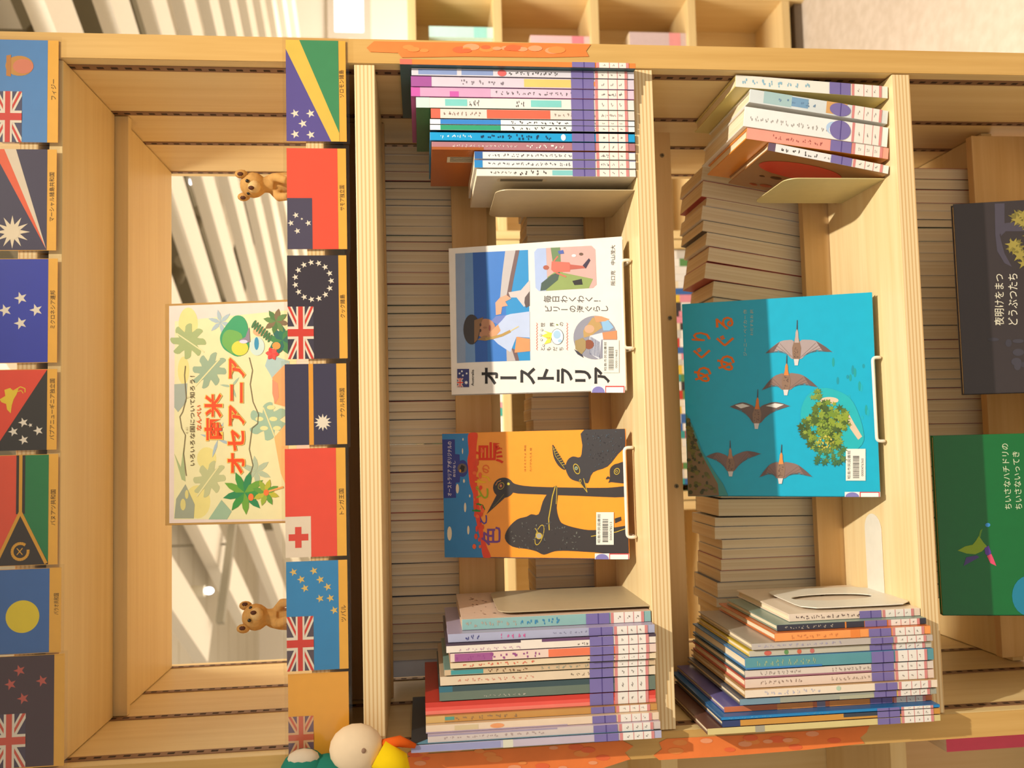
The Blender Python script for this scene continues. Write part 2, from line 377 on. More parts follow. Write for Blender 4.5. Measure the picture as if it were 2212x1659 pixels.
def book(name, label, X0, w, h, d, spine, cover, Y=0., Z=0., lean=0., bands=(), lab=True, hard=True, group=None, top=None, extra=None, labz=.006, seed=1):
    """standing book; X0 is its left edge at the shelf, spine to -y"""
    root = tag(empty(name, (X0, Y, Z), (0, lean, 0)), label, 'book', group)
    t = .0024 if hard else .0008; ov = .0025 if hard else 0.
    t = min(t, w * .2)
    cm, sm = mat(cover, .36, .45, coat=.3), mat(spine, .4, .4, coat=.25)
    b = MB(); b.box((0, .001, 0), (t, d, h), cm); b.box((w - t, .001, 0), (w, d, h), cm); b.box((0, 0, 0), (w, t, h), cm, faces={'f': sm})
    b.build('cover', root, bevel=.0005)
    b = MB(); b.box((t, t, ov), (w - t, d - ov - .001, h - ov), PAGES); b.build('pages', root)
    mb = MB(); a = Art(mb, y0=-.0001); n = 0
    a.rectuv(.0003, .0005, w - .0003, h - .0005, sm, 0)
    for i, bd in enumerate(bands):
        if bd[0] == 't':
            _, v0, v1, u0, u1, col, cnt = bd; marks(a, w * u0, w * u1, h * (1 - v1), h * (1 - v0), cnt, col, seed * 31 + i, 2)
        elif bd[0] == 'o':
            _, vc, uc, rv, ru, col = bd; a.elluv((w * uc, h * (1 - vc)), w * ru, h * rv, col, 2)
        else:
            v0, v1, u0, u1, col = bd; a.rectuv(w * u0, h * (1 - v1), w * u1, h * (1 - v0), col, 1)
    if bands: mb.build('spine_lettering', root)
    if lab: spine_label(w, labz, root)
    if extra: extra(root, w, h, d, t)
    return root
# ---- stack A: spines from picture rows (y top, y bottom, at x=1300), x of the top edge
def spine_at(ya, yb, xt, Y, shelf, xref=1300):
    r, l = atY(xref, ya, Y)[0], atY(xref, yb, Y)[0]; z = atY(xt, (ya + yb) / 2, Y)[2]
    return l, r - l, z - shelf
K = '4a4440'
def back_code(side, cols, z0, z1, y0, y1):
    def ex(root, w, h, d, t):
        b = MB(); x = -.0003 if side < 0 else w + .0003
        b.face([(x, y0, z0), (x, y1, z0), (x, y1, z1), (x, y0, z1)], mat('d8c6a6')); xx = x + (.0002 * side); n = 16
        for i in [q for q in range(n) if q % 5 < 3]:
            yy = y0 + (y1 - y0) * (.08 + .84 * i / n); b.face([(xx, yy, z0 + .006), (xx, yy + .0006, z0 + .006), (xx, yy + .0006, z1 - .004), (xx, yy, z1 - .004)], mat('35302a'))
        b.build('barcode_label', root)
    return ex
GA = 'picture books standing at the right end of the middle shelf'
stackA = [
 (129, 147, 866, 'f0843a', '35585a', .20, 'orange-spined tall book against the right side panel on the middle shelf', [(0, .05, 0, 1, 'e8705a')], -.022),
 (148.5, 170, 891, 'ddd6dc', '6a5a70', .19, 'white book with blue lettering and a red dot on its spine, beside the orange-spined one', [(.03, .36, .15, .85, '8fa0cc'), (.2, .22, 0, 1, 'ddd6dc'), ('o', .40, .5, .02, .45, 'e06a68'), ('t', .43, .66, .2, .8, K, 9)], -.012),
 (171, 193, 890, 'dccdd8', '9a5a9a', .19, 'pale lilac book with purple spine top and yellow box', [(0, .09, 0, 1, 'a8589c'), ('t', .22, .42, .2, .8, '8a7c84', 5), (.5, .78, .1, .9, 'ecc873'), ('o', .86, .5, .05, .45, 'f6924a')], -.010),
 (194, 214, 890, 'e2c6d6', 'c058a0', .19, 'pink-topped book with long grey title on its spine', [(0, .35, 0, 1, 'd8a4c4'), (0, .04, 0, 1, 'd060ac'), (.17, .21, 0, .6, 'd060ac'), ('t', .37, .95, .25, .75, '6e666a', 24)], -.008),
 (215, 238, 901, 'ece4dc', '3f7a4c', .185, 'white book with turquoise spine boxes and green cover', [(.0, .06, 0, 1, 'cfe0d8'), (.13, .23, .2, .85, '84cfc8'), ('t', .24, .29, .15, .85, K, 3), ('t', .45, .5, .15, .85, K, 2), (.52, .66, .2, .85, '84cfc8'), ('o', .74, .5, .008, .25, 'd89a60'), ('o', .83, .5, .01, .25, '4f9c90')], -.006),
 (239, 260, 933, 'ead9cc', '38312e', .18, 'cream book with two red blocks on its spine', [(0, .045, 0, 1, 'ee6a54'), ('t', .06, .25, .25, .75, '8a6a5e', 9), (.27, .58, .05, .95, 'ee6a50'), ('t', .6, .95, .3, .7, '9a8a7c', 18)], -.006),
 (261, 272.5, 931, 'eef0f0', '2d2826', .18, 'white book with blue block at the spine top', [(.05, .34, .05, .95, '3a86d0'), ('t', .39, .94, .15, .85, K, 15)], -.005),
 (273, 285, 931, 'eef0ec', '2d2826', .18, 'white book with green block at the spine top', [(.05, .34, .05, .95, '34a074'), ('t', .39, .86, .15, .85, K, 13)], -.005),
 (289, 307, 931, '18a0d8', '1288c0', .18, 'bright cyan book with dark title on its spine', [('t', .05, .21, .2, .8, 'cfeaf4', 6), ('t', .23, .6, .1, .9, '123c60', 8), ('o', .645, .5, .012, .4, 'e6f0f4')], -.004),
 (309, 326.5, 935, 'b27a80', 'b05818', .175, 'mauve-spined book with burnt orange cover', [(0, .25, 0, .35, 'a85a28'), ('t', .1, .42, .3, .7, 'e6d2cc', 16), ('t', .46, .66, .2, .8, 'f0e4de', 5)], -.004),
 (329, 345, 1027, 'ebe8e4', 'd8d4cc', .155, 'white paperback with dark blue tip, upper of the twin volumes', [(0, .05, 0, 1, '3568a8'), (0, 1, .94, 1, '5f68a8'), ('t', .08, .84, .25, .75, '5d5a5c', 26)], -.003),
 (347, 364, 1027, 'ebe8e4', 'd8d4cc', .155, 'white paperback with bright blue tip, lower of the twin volumes', [(0, .05, 0, 1, '2f8ccc'), (0, 1, .94, 1, '5f68a8'), ('t', .08, .84, .25, .75, '5d5a5c', 26)], -.003),
 (366, 382, 1032, 'ece6da', 'e0d4bc', .165, 'cream paperback with turquoise spine bar, leaning on the grey bookend', [('t', .08, .22, .3, .7, '5a544e', 6), ('t', .23, .44, .1, .9, K, 6), (.47, .7, .15, .85, '86cac8')], -.002),
]
for i, (ya, yb, xt, sc, cc, d, lb, bands, Y) in enumerate(stackA):
    l, w_, h = spine_at(ya, yb, xt, Y, 0.); w_ = min(w_, (HX - .0018 if i == 0 else prevl) - l); prevl = l
    ex = None
    if i == 9: ex = back_code(-1, None, h - .075, h - .022, .03, .055)
    if i == 12: ex = back_code(-1, None, h - .10, h - .03, .012, .024)
    book('book', lb, l + .0002, w_ - .0004, h, d, sc, cc, Y, .0014, 0, bands, group=GA, hard=i < 10, extra=ex, seed=i + 1)
# ---- stack B: five leaning books on the shelf below
GB = 'leaning picture books at the right end of the lower shelf'
Z4 = SH['s4'][0]
stackB = [
 ((1593, 156), (1593, 186), (1922, 181), (1922, 212), 'ece8dc', 'd6c478', .19, 'white-spined book with pale blue title, nearest the right panel on the lower shelf', [('t', .04, .5, .2, .8, '8fbcd0', 8)]),
 ((1622, 193), (1625, 219), (1922, 239), (1922, 268), 'd8dcda', 'e8e6e0', .185, 'photo-covered book with teal and orange patches on its spine', [(.1, .3, .1, 1, 'a8c4c4'), (.3, .42, .2, .9, '7aa0c0'), (.55, .7, .1, 1, 'd8a468'), ('t', .2, .5, .3, .7, '6888a8', 6)]),
 ((1607, 231), (1607, 270), (1918, 275), (1917, 318), 'f0ece6', 'e6e0d4', .19, 'thick white leaning book with a pale blue moon on its spine', [('t', .04, .6, .3, .6, 'a8a29c', 16), ('o', .62, .55, .055, .34, 'b4cce8'), ('o', .63, .45, .045, .26, 'f0ece6')]),
 ((1607, 271), (1612, 299), (1917, 315), (1915, 344), 'f4a08c', 'e08a28', .175, 'coral-spined leaning book with an orange cover', [('t', .18, .55, .3, .75, 'a85c54', 9)]),
 ((1658, 300), (1663, 327), (1922, 354), (1920, 376), 'ece8e4', 'a06a34', .165, 'white-spined leaning book with brown cover and red oval, beside the beige bookend', [(0, .06, 0, 1, '6a5468'), ('t', .1, .42, .15, .85, K, 7), ('t', .46, .62, .3, .7, '9a948e', 6)]),
]
for i, (tr, tl, br, bl, sc, cc, d, lb, bands) in enumerate(stackB):
    Y = .010 + .002 * i; R0, L0, R1, L1 = (atY(*q, Y) for q in (br, bl, tr, tl))
    lean = math.atan2(((R1 + L1) - (R0 + L0))[0], ((R1 + L1) - (R0 + L0))[2]); w_ = (R0 - L0)[0] * math.cos(lean); h = np.linalg.norm((R1 + L1 - R0 - L0) / 2)
    if i == 0: w_ = min(w_, .018); L0 = L0 - np.array((max(0, L0[0] + w_ + h * math.sin(lean) - .4582), 0, 0))
    def ex(root, w, h, d, t):
        b = MB(); b2 = [(-.0004, .055 + .032 * math.cos(2 * PI * k / 24), h * .60 + .065 * math.sin(2 * PI * k / 24)) for k in range(24)]
        b.face(b2, mat('d83418', .4, coat=.3)); R = rr(5)
        for k in range(14):
            y, z, s = R.uniform(.02, .15), R.uniform(.03, h - .02), R.uniform(.004, .011)
            if ((y - .055) / .036) ** 2 + ((z - h * .6) / .07) ** 2 < 1: continue
            b.face([(-.0004, y + s * .6 * math.cos(2 * PI * q / 10), z + s * math.sin(2 * PI * q / 10)) for q in range(10)], mat(['5c3418', 'c05a28', '3c2414'][k % 3]))
        b.build('cover_pattern', root)
    # keep clear of the book before it
    for zq in (.0, .16):
        xr = L0[0] + w_ + zq * math.tan(lean)
        if i: w_ -= max(0., xr + .0006 - (prevL + zq * math.tan(prevA)))
    prevL, prevA = L0[0], lean
    book('book', lb, L0[0], w_, h, d, sc, cc, Y, Z4 + .0015 + max(0, w_ * math.sin(lean)), lean, bands, group=GB, extra=ex if i == 4 else None, seed=40 + i)
# ---- stack C: left end of the middle shelf (y top, y bottom at x=1250)
GC = 'picture books standing at the left end of the middle shelf'
stackC = [
 (1326, 1350, 1000, '8fb8b4', 'e6c8b0', .20, 'thin book with blue-green spine and sketched beige cover, beside the grey bookend', [('t', .02, .3, .2, .8, 'b4a898', 7), ('t', .3, .52, .15, .85, '3888b4', 6)], 0.0),
 (1352, 1375, 970, 'b0b0c8', 'a89cb4', .19, 'lavender book with navy and pink lettering', [('t', .08, .16, .15, .85, '3a3c7c', 3), ('t', .25, .38, .15, .85, 'd8609c', 5), ('t', .5, .8, .4, .7, '8a88a4', 12)], -.018),
 (1376, 1397, 966, 'efe0d0', '3a2c3c', .19, 'white book with black and purple streaks along its spine', [(0, .35, .75, 1, '4c3a48'), (.45, .72, .7, 1, '6a4468'), (.8, 1, .7, 1, '50404c'), ('t', .05, .36, .1, .45, 'c8a0b4', 9), ('t', .62, .72, .15, .5, '6a5c58', 5)], -.022),
 (1398, 1417, 975, 'eccfbe', 'b48a9c', .19, 'book with purple title and orange-red block', [('t', .02, .45, .1, .9, '9a4c88', 8), (.02, .2, .05, .95, 'a4588e'), (.47, .8, .05, .95, 'ee7a52')], -.022),
 (1418, 1431, 975, 'ead2ac', 'd0a878', .18, 'thin cream book with red title', [('t', .05, .42, .2, .8, 'dc6a50', 9), ('t', .66, .8, .3, .7, '8a5c3c', 6)], -.020),
 (1432, 1445, 962, 'd6b890', '7a9c90', .19, 'thin tan book with teal spine top', [(.03, .18, .1, .9, '4a9c9c'), ('t', .2, .4, .1, .9, '7a5838', 6), ('t', .45, .75, .2, .8, '98a08c', 9)], -.016),
 (1446, 1466, 953, 'e8d0b0', 'c8a884', .195, 'cream book with faint red lettering', [('t', .08, .44, .3, .7, 'd88a74', 12), ('t', .6, .7, .3, .7, '8c7a64', 4)], -.014),
 (1467, 1504, 951, '6c7868', '34484c', .20, 'thick dark green book', [(0, .9, .62, 1, '3f5254'), (.0, .06, .6, 1, '3a7080'), ('t', .2, .4, .12, .3, 'b8b0a0', 9)], -.012),
 (1505, 1536, 921, 'ee5a4c', 'c02c20', .215, 'tall red book with coral spine', [(0, 1, .6, 1, 'd23c2c'), (0, 1, 0, .3, 'f4806e')], -.010),
 (1537, 1557, 922, 'c8924c', 'a87840', .20, 'ochre book with a small purple patch', [(0, .08, 0, 1, 'd8b06c'), (.08, .12, .3, .8, '5c9c8c'), ('t', .12, .4, .2, .8, '9a7858', 8), (.82, .9, .15, .85, '9a5868')], -.008),
 (1558, 1582, 922, 'ecd2b4', 'd4b490', .20, 'cream book with orange fleck, beside the ochre book', [('o', .3, .5, .03, .3, 'f0a068'), (.12, .22, .2, .8, 'dcc498'), (0, .6, 0, .15, 'b4a0b0')], -.006),
 (1583, 1606, 926, 'd8c6be', 'bca8b4', .20, 'pale grey-lilac book with thin violet stripe', [(0, .55, .8, 1, 'a898ac'), ('t', .06, .5, .3, .7, 'b49c98', 14)], -.004),
 (1607, 1629, 890, 'b8b4cc', '2c3034', .215, 'tall lavender-spined book with dark navy cover, against the left side panel', [(0, .35, .1, .9, '9c9cc4'), (.36, .4, 0, 1, 'ddd8c0'), (.4, .95, .1, .9, 'c8b8c4')], -.003),
]
stackC = [r[:-1] + ({9: -.016, 10: -.024, 11: -.03, 12: -.034}.get(i, r[-1]),) for i, r in enumerate(stackC)]
for i, (ya, yb, xt, sc, cc, d, lb, bands, Y) in enumerate(fit_rows(stackC, 7, -HX + .002, -.034, .1)):
    l, w_, h = spine_at(ya, yb, xt, Y, 0., 1250); w_ -= max(0, -HX + .001 - l); l = max(l, -HX + .001); w_ = min(w_, (prevl if i else 9) - l); prevl = l
    ex = None
    if i == 0:
        def ex(root, w, h, d, t):
            b = MB(); R = rr(9); x = w + .0003
            for k in range(26):
                y, z = .01 + R.random() * .15, h - .02 - R.random() * .05; s = R.uniform(.002, .006)
                b.face([(x, y, z), (x, y + s, z + s * .3), (x, y + s * .8, z + s)], mat(['4a3428', '6a3c30', '8a5a44'][k % 3]))
            b.build('cover_pattern', root)
    if i == 12:
        def ex(root, w, h, d, t):
            b = MB(); x = w + .0003; b.face([(x, .002, .01), (x, .06, .01), (x, .05, h - .05), (x, .002, h - .004)], mat('6aa0b8', .4, coat=.3)); b.build('cover_pattern', root)
    book('book', lb, l + .0002, w_ - .0004, h, min(d, .206 - Y), sc, cc, Y, .0014, 0, bands, group=GC, extra=ex, seed=70 + i)
# ---- stack D: left end of the lower shelf (y at x=1800)
GD = 'picture books standing at the left end of the lower shelf'
stackD = [
 (1322, 1339, 1706, 'ecd4be', 'ecd8c0', .205, 'white picture book with dark curling line art on its cover, beside the white bookend', [('t', .05, .7, .2, .8, '6a5450', 17)], 0.0),
 (1340, 1358, 1680, '3a3c48', '7c9488', .20, 'dark navy book with orange patches and sage cover', [('t', .05, .38, .2, .8, 'b0a898', 9), (.45, .46, 0, 1, 'e08a3c'), (.58, .74, 0, 1, 'e0803a'), (.74, .82, 0, 1, '5c3834')], -.006),
 (1359, 1380, 1676, 'f8a058', 'c86a30', .235, 'bright orange book with a darker cover', [('t', .1, .42, .2, .8, 'd8844c', 8), (.48, .54, 0, 1, 'f08a40')], -.040),
 (1381, 1396, 1626, 'c2b6ac', 'a49888', .245, 'grey-lilac book under the orange one', [('t', .03, .5, .3, .8, 'a8a0b8', 14)], -.044),
 (1396.5, 1410, 1620, 'ccc2ac', 'd8b83c', .245, 'pale book with coloured dots and yellow cover', [('o', .1, .5, .02, .4, 'd86a58'), ('o', .2, .5, .012, .4, '6a9858'), ('o', .27, .5, .012, .4, 'd86a4c'), ('o', .34, .5, .012, .4, 'd07068')], -.040),
 (1411, 1437, 1612, '5c98a0', '3f7cb0', .245, 'teal book with pale lettering', [('t', .06, .38, .2, .8, 'a4b890', 10), (0, .4, 0, .15, '3a80c0')], -.044),
 (1438, 1456, 1611, 'e0cfc0', '48606c', .24, 'white book with grey title and plum edge, under the teal book', [('t', .08, .3, .3, .85, '9a8a80', 10), ('t', .45, .75, .3, .85, 'a49488', 14), (0, .9, 0, .2, 'a06878')], -.042),
 (1457, 1477, 1611, 'e8cfbc', 'c05a48', .24, 'pinkish white book with red cover', [('t', .08, .3, .3, .8, '9a8070', 10), ('t', .45, .75, .3, .8, 'a89080', 14)], -.042),
 (1478, 1501, 1611, 'f0dcc4', 'b08a58', .24, 'thick cream book with faint blue lettering', [('t', .1, .4, .2, .8, 'b8b8cc', 9), ('o', .48, .6, .012, .3, 'b8ccb0')], -.049),
 (1502, 1518, 1600, 'a4a494', '5a5c64', .24, 'slate-blue book with a yellow end', [(0, .2, 0, 1, '7a98a8'), (.5, .75, 0, .6, 'b8b498'), (.75, .9, 0, 1, 'e8c060')], -.046),
 (1519, 1534, 1566, 'd8784c', '7068a4', .235, 'orange-red spined book with violet cover', [(.25, .42, 0, 1, 'ee9850'), (.5, .8, 0, 1, 'ec984c'), (.44, .48, 0, 1, '8a8498')], -.034),
 (1535, 1553, 1560, '2484c0', '2068a0', .235, 'vivid blue book with pale lettering', [('t', .03, .24, .2, .8, '6aa8cc', 7), ('t', .38, .5, .2, .8, '5ca4b8', 4)], -.026),
 (1554, 1570, 1562, 'd09440', '2a3858', .22, 'ochre book with navy patch', [(0, .08, 0, 1, '34406c'), (.55, .95, .4, 1, '3c4450')], -.016),
 (1571, 1588, 1530, 'dcc888', '6a4438', .215, 'pale yellow book against the left side panel on the lower shelf', [(.2, .24, 0, 1, 'a8a08c')], -.008),
]
stackD = [r[:-1] + ({1: -.014, 11: -.036, 12: -.036, 13: -.036}.get(i, min(r[-1] + .016, 0)),) for i, r in enumerate(stackD)]
for i, (ya, yb, xt, sc, cc, d, lb, bands, Y) in enumerate(fit_rows(stackD, 8, -HX + .003, -.04, Z4 + .13)):
    l, w_, h = spine_at(ya, yb, xt, Y, Z4, 1800); w_ -= max(0, -HX + .0014 - l); l = max(l, -HX + .0014); w_ = min(w_, (prevl if i else 9) - l); prevl = l
    ex = None
    if i == 0:
        def ex(root, w, h, d, t):
            b = MB(); x = w + .0003; ink = mat('5a3430', .5)
            def ln(pts, wd):
                for (y0, z0), (y1, z1) in zip(pts, pts[1:]):
                    q = math.hypot(y1 - y0, z1 - z0); ny, nz = -(z1 - z0) / q * wd, (y1 - y0) / q * wd
                    b.face([(x, y0 + ny, z0 + nz), (x, y1 + ny, z1 + nz), (x, y1 - ny, z1 - nz), (x, y0 - ny, z0 - nz)], ink)
            ln([(.03, h - .07), (.025, h - .085), (.04, h - .10), (.038, h - .15), (.03, h - .2)], .002); ln([(.05, h - .04), (.06, h - .07), (.05, h - .09)], .0015)
            for k in range(9): ln([(.12 + .008 * (k % 3), h - .03 - .012 * k), (.126 + .008 * (k % 3), h - .038 - .012 * k)], .0012)
            b.build('cover_pattern', root)
    book('book', lb, l + .0002, w_ - .0004, h, min(d, .203 - Y), sc, cc, Y, Z4 + .0014, 0, bands, group=GD, extra=ex, seed=100 + i)
# ---- bookends
def bookend(label, x, yf, z, h, d, col, tongue=None, flare=0., lean=0.0):
    root = tag(empty('bookend', (x, yf, z)), label, 'bookend')
    m = mat(col, .45, .5, metal=.0)
    b = MB(); n = 8; t = .0012; out = [(0, 0)]
    r = .02
    out = [(0., 0.), (d, 0.)] + [(d - r + r * math.cos(PI / 2 * k / n), h - r + r * math.sin(PI / 2 * k / n)) for k in range(n + 1)] + [(r - r * math.sin(PI / 2 * k / n), h - r + r * math.cos(PI / 2 * k / n)) for k in range(n + 1)]
    sh = lambda y, q, s: (s * t + q * math.tan(lean), y, q)
    b.face([sh(y, q, -.5) for y, q in out][::-1], m); b.face([sh(y, q, .5) for y, q in out], m)
    for (y0, q0), (y1, q1) in zip(out, out[1:] + out[:1]): b.face([sh(y0, q0, -.5), sh(y1, q1, -.5), sh(y1, q1, .5), sh(y0, q0, .5)], m)
    b.build('plate', root)
    b = MB(); b.box((min(0, tongue), .015, -.0002 + .0004), (max(0, tongue), d - .015, .0012), m); b.build('base', root)
    return root
pA = atZ(1374, 400, 0)
bookend('beige-grey bookend holding up the right-hand books on the middle shelf', atY(1300, 402, 0.0)[0] - .002, .012, .0002, zat(1072, .012, 402), .15, 'c8b48c', .09)
bookend('beige bookend slanting beside the brown-covered book on the lower shelf', .3135, .034, Z4 + .0002, .152, .135, 'd6c68c', .09)
bookend('grey bookend holding up the left-hand books on the middle shelf', float(atY(1250, 1319, .01)[0]) + .002, .010, .0002, zat(1078, .01, 1316), .165, 'b8a684', -.09)
# white bookend of the lower shelf: plate with an oval opening, tongue lying on the shelf
root = tag(empty('bookend', (float(atY(1800, 1320, .0)[0]) + .0025, .012, Z4 + .0002)), 'white bookend with an oval opening and a round-ended tongue on the lower shelf', 'bookend')
b = MB(); wm = mat('e9e2d2', .4, .5); H_, D_ = .165, .15; n = 28
o_ = [(.5 * D_ + .5 * D_ * max(-1, min(1, 1.25 * math.cos(2 * PI * k / n))), .5 * H_ + .5 * H_ * max(-1, min(1, 1.25 * math.sin(2 * PI * k / n)))) for k in range(n)]
i_ = [(.5 * D_ + .026 * math.cos(2 * PI * k / n), .54 * H_ + .062 * math.sin(2 * PI * k / n)) for k in range(n)]
for s in (-.0006, .0006):
    for k in range(n):
        q = (k + 1) % n; b.face([(s, *o_[k]), (s, *o_[q]), (s, *i_[q]), (s, *i_[k])], wm)
for ring in (o_, i_):
    for k in range(n):
        q = (k + 1) % n; b.face([(-.0006, *ring[k]), (-.0006, *ring[q]), (.0006, *ring[q]), (.0006, *ring[k])], wm)
b.build('plate', root)
t0 = atZ(1905, 1290, Z4); tx = atZ(1890, 1110, Z4); b = MB(); yA, yB = [float(atZ(q, 1200, Z4)[1]) - .012 for q in (1908, 1873)]
yA, yB = min(yA, yB), max(yA, yB); ln_ = float(tx[0]) - root.location.x; rad = (yB - yA) / 2
pts = [(.0, yA), (ln_ - rad, yA)] + [(ln_ - rad + rad * math.sin(PI * k / 12), (yA + yB) / 2 - rad * math.cos(PI * k / 12)) for k in range(1, 12)] + [(ln_ - rad, yB), (.0, yB)]
b.face([(x, y, .0014) for x, y in pts], wm); b.face([(x, y, .0004) for x, y in pts][::-1], wm)
for (x0, y0), (x1, y1) in zip(pts, pts[1:] + pts[:1]): b.face([(x0, y0, .0004), (x1, y1, .0004), (x1, y1, .0014), (x0, y0, .0014)], wm)
b.build('tongue', root)
# ---- face-out books on wire stands
def face_book(label, tr, tl, br, bl, zb, thick, cover, spine, artfn, pages=True, bottom_fixed=None):
    B1, B2 = atZ(*br, zb), atZ(*bl, zb); U = B1 - B2; Wd = np.linalg.norm(U); U /= Wd; best = None
    for y in np.linspace(-.05, .25, 1201):
        T1, T2 = atY(*tr, y + (B1 - B2)[1] / 2), atY(*tl, y - (B1 - B2)[1] / 2); e = abs(np.linalg.norm(T1 - T2) - Wd)
        if best is None or e < best[0]: best = (e, T1, T2)
    V = (best[1] + best[2] - B1 - B2) / 2; V -= U * (U @ V); Hh = np.linalg.norm(V); V /= Hh
    return make_face(label, B2, U, V, Wd, Hh, thick, cover, spine, artfn)
def make_face(label, O, U, V, Wd, Hh, thick, cover, spine, artfn):
    root = tag(empty('picture_book'), label, 'book'); root.matrix_world = frame(O, U, V)
    cm = mat(cover, .3, .45, coat=.35); sm = mat(spine, .35, .4, coat=.3); t = .002
    b = MB(); b.box((0, 0, 0), (Wd, t, Hh), cm); b.box((0, thick - t, 0), (Wd, thick, Hh), cm); b.box((0, 0, 0), (t, thick, Hh), sm); b.build('cover', root, bevel=.0006)
    b = MB(); b.box((t, t, .002), (Wd - .003, thick - t, Hh - .002), PAGES); b.build('pages', root)
    mb = MB(); a = Art(mb, plane_map(O, U, V), y0=-.0001); a.W, a.H = Wd, Hh; artfn(a, root); mb.build('cover_pattern', root)
    return root, O, U, V, Wd, Hh
def sticker(a, root, q, cr, num, head):
    """library barcode sticker; q: picture corners TR, TL, BL(lower-left in the place = high y, high x), BR"""
    mb = MB(); s = Art(mb, a.mp, y0=-.0012)
    (x0, y0), (x1, y1) = q; s.px([(x0, y0), (x1, y0), (x1, y1), (x0, y1)], 'e8e2d4', 0, cr)
    w = x1 - x0; h = y1 - y0
    s.text(head, x0 + w * .08, x0 + w * .24, y1 - h * .06, y0 + h * .06, '2a2624', 1, cr); R = rr(len(num) + int(x0)); y = y1 - h * .08
    while y > y0 + h * .22:
        d = R.choice([.010, .016, .024]) * h; s.px([(x0 + w * .36, y), (x0 + w * .68, y), (x0 + w * .68, y - d), (x0 + w * .36, y - d)], '2a2624', 1, cr); y -= d + R.choice([.012, .02]) * h
    s.text(num, x0 + w * .78, x0 + w * .9, y1 - h * .14, y0 + h * .3, '3a3634', 1, cr)
    mb.build('barcode_sticker', root)
def corner_label(a, root, q, cr):
    mb = MB(); s = Art(mb, a.mp, y0=-.0012); (x0, y0), (x1, y1) = q; xm = x0 + (x1 - x0) * .42
    s.px([(x0, y0), (x1, y0), (x1, y1), (x0, y1)], 'ece6e0', 0, cr)
    s.px([(x0 + (xm - x0) * (.5 - .46 * math.cos(PI * k / 14)), y1 - (y1 - y0) * .92 * math.sin(PI * k / 14)) for k in range(15)], '7f78b4', 1, cr)
    s.px([(xm, y0), (x1 - 4, y0), (x1 - 4, y1), (xm, y1)], 'c83838', 1, cr); d = (y1 - y0) * .18
    s.px([(xm + 8, y0 + d), (x1 - 12, y0 + d), (x1 - 12, y1), (xm + 8, y1)], 'efe8e2', 2, cr)
    mb.build('shelf_label', root)
def union_jack(a, x0, x1, y0, y1, L=2, blue='4a4668', red='d8392c', wht='eee0d0'):
    """picture box x0..x1 (top..bottom), y0 right .. y1 left"""
    P = lambda u, v: (x0 + (x1 - x0) * v, y1 + (y0 - y1) * u)
    def q(pts, c, l): a.px([P(*p) for p in pts], c, l)
    q([(0, 0), (1, 0), (1, 1), (0, 1)], blue, L)
    for s in (0, 1):
        f = (lambda p: p) if s == 0 else (lambda p: (p[0], 1 - p[1]))
        q([f(p) for p in [(0, 0), (.09, 0), (1, .83), (1, 1), (.91, 1), (0, .17)]], wht, L + 1)
        q([f(p) for p in ([(0, .0), (0, .10), (.42, .47), (.5, .47)])], red, L + 2)
        q([f(p) for p in ([(1, 1), (1, .90), (.58, .53), (.5, .53)])], red, L + 2)
    q([(.38, 0), (.62, 0), (.62, 1), (.38, 1)], wht, L + 3); q([(0, .34), (1, .34), (1, .66), (0, .66)], wht, L + 3)
    q([(.43, 0), (.57, 0), (.57, 1), (.43, 1)], red, L + 4); q([(0, .41), (1, .41), (1, .59), (0, .59)], red, L + 4)

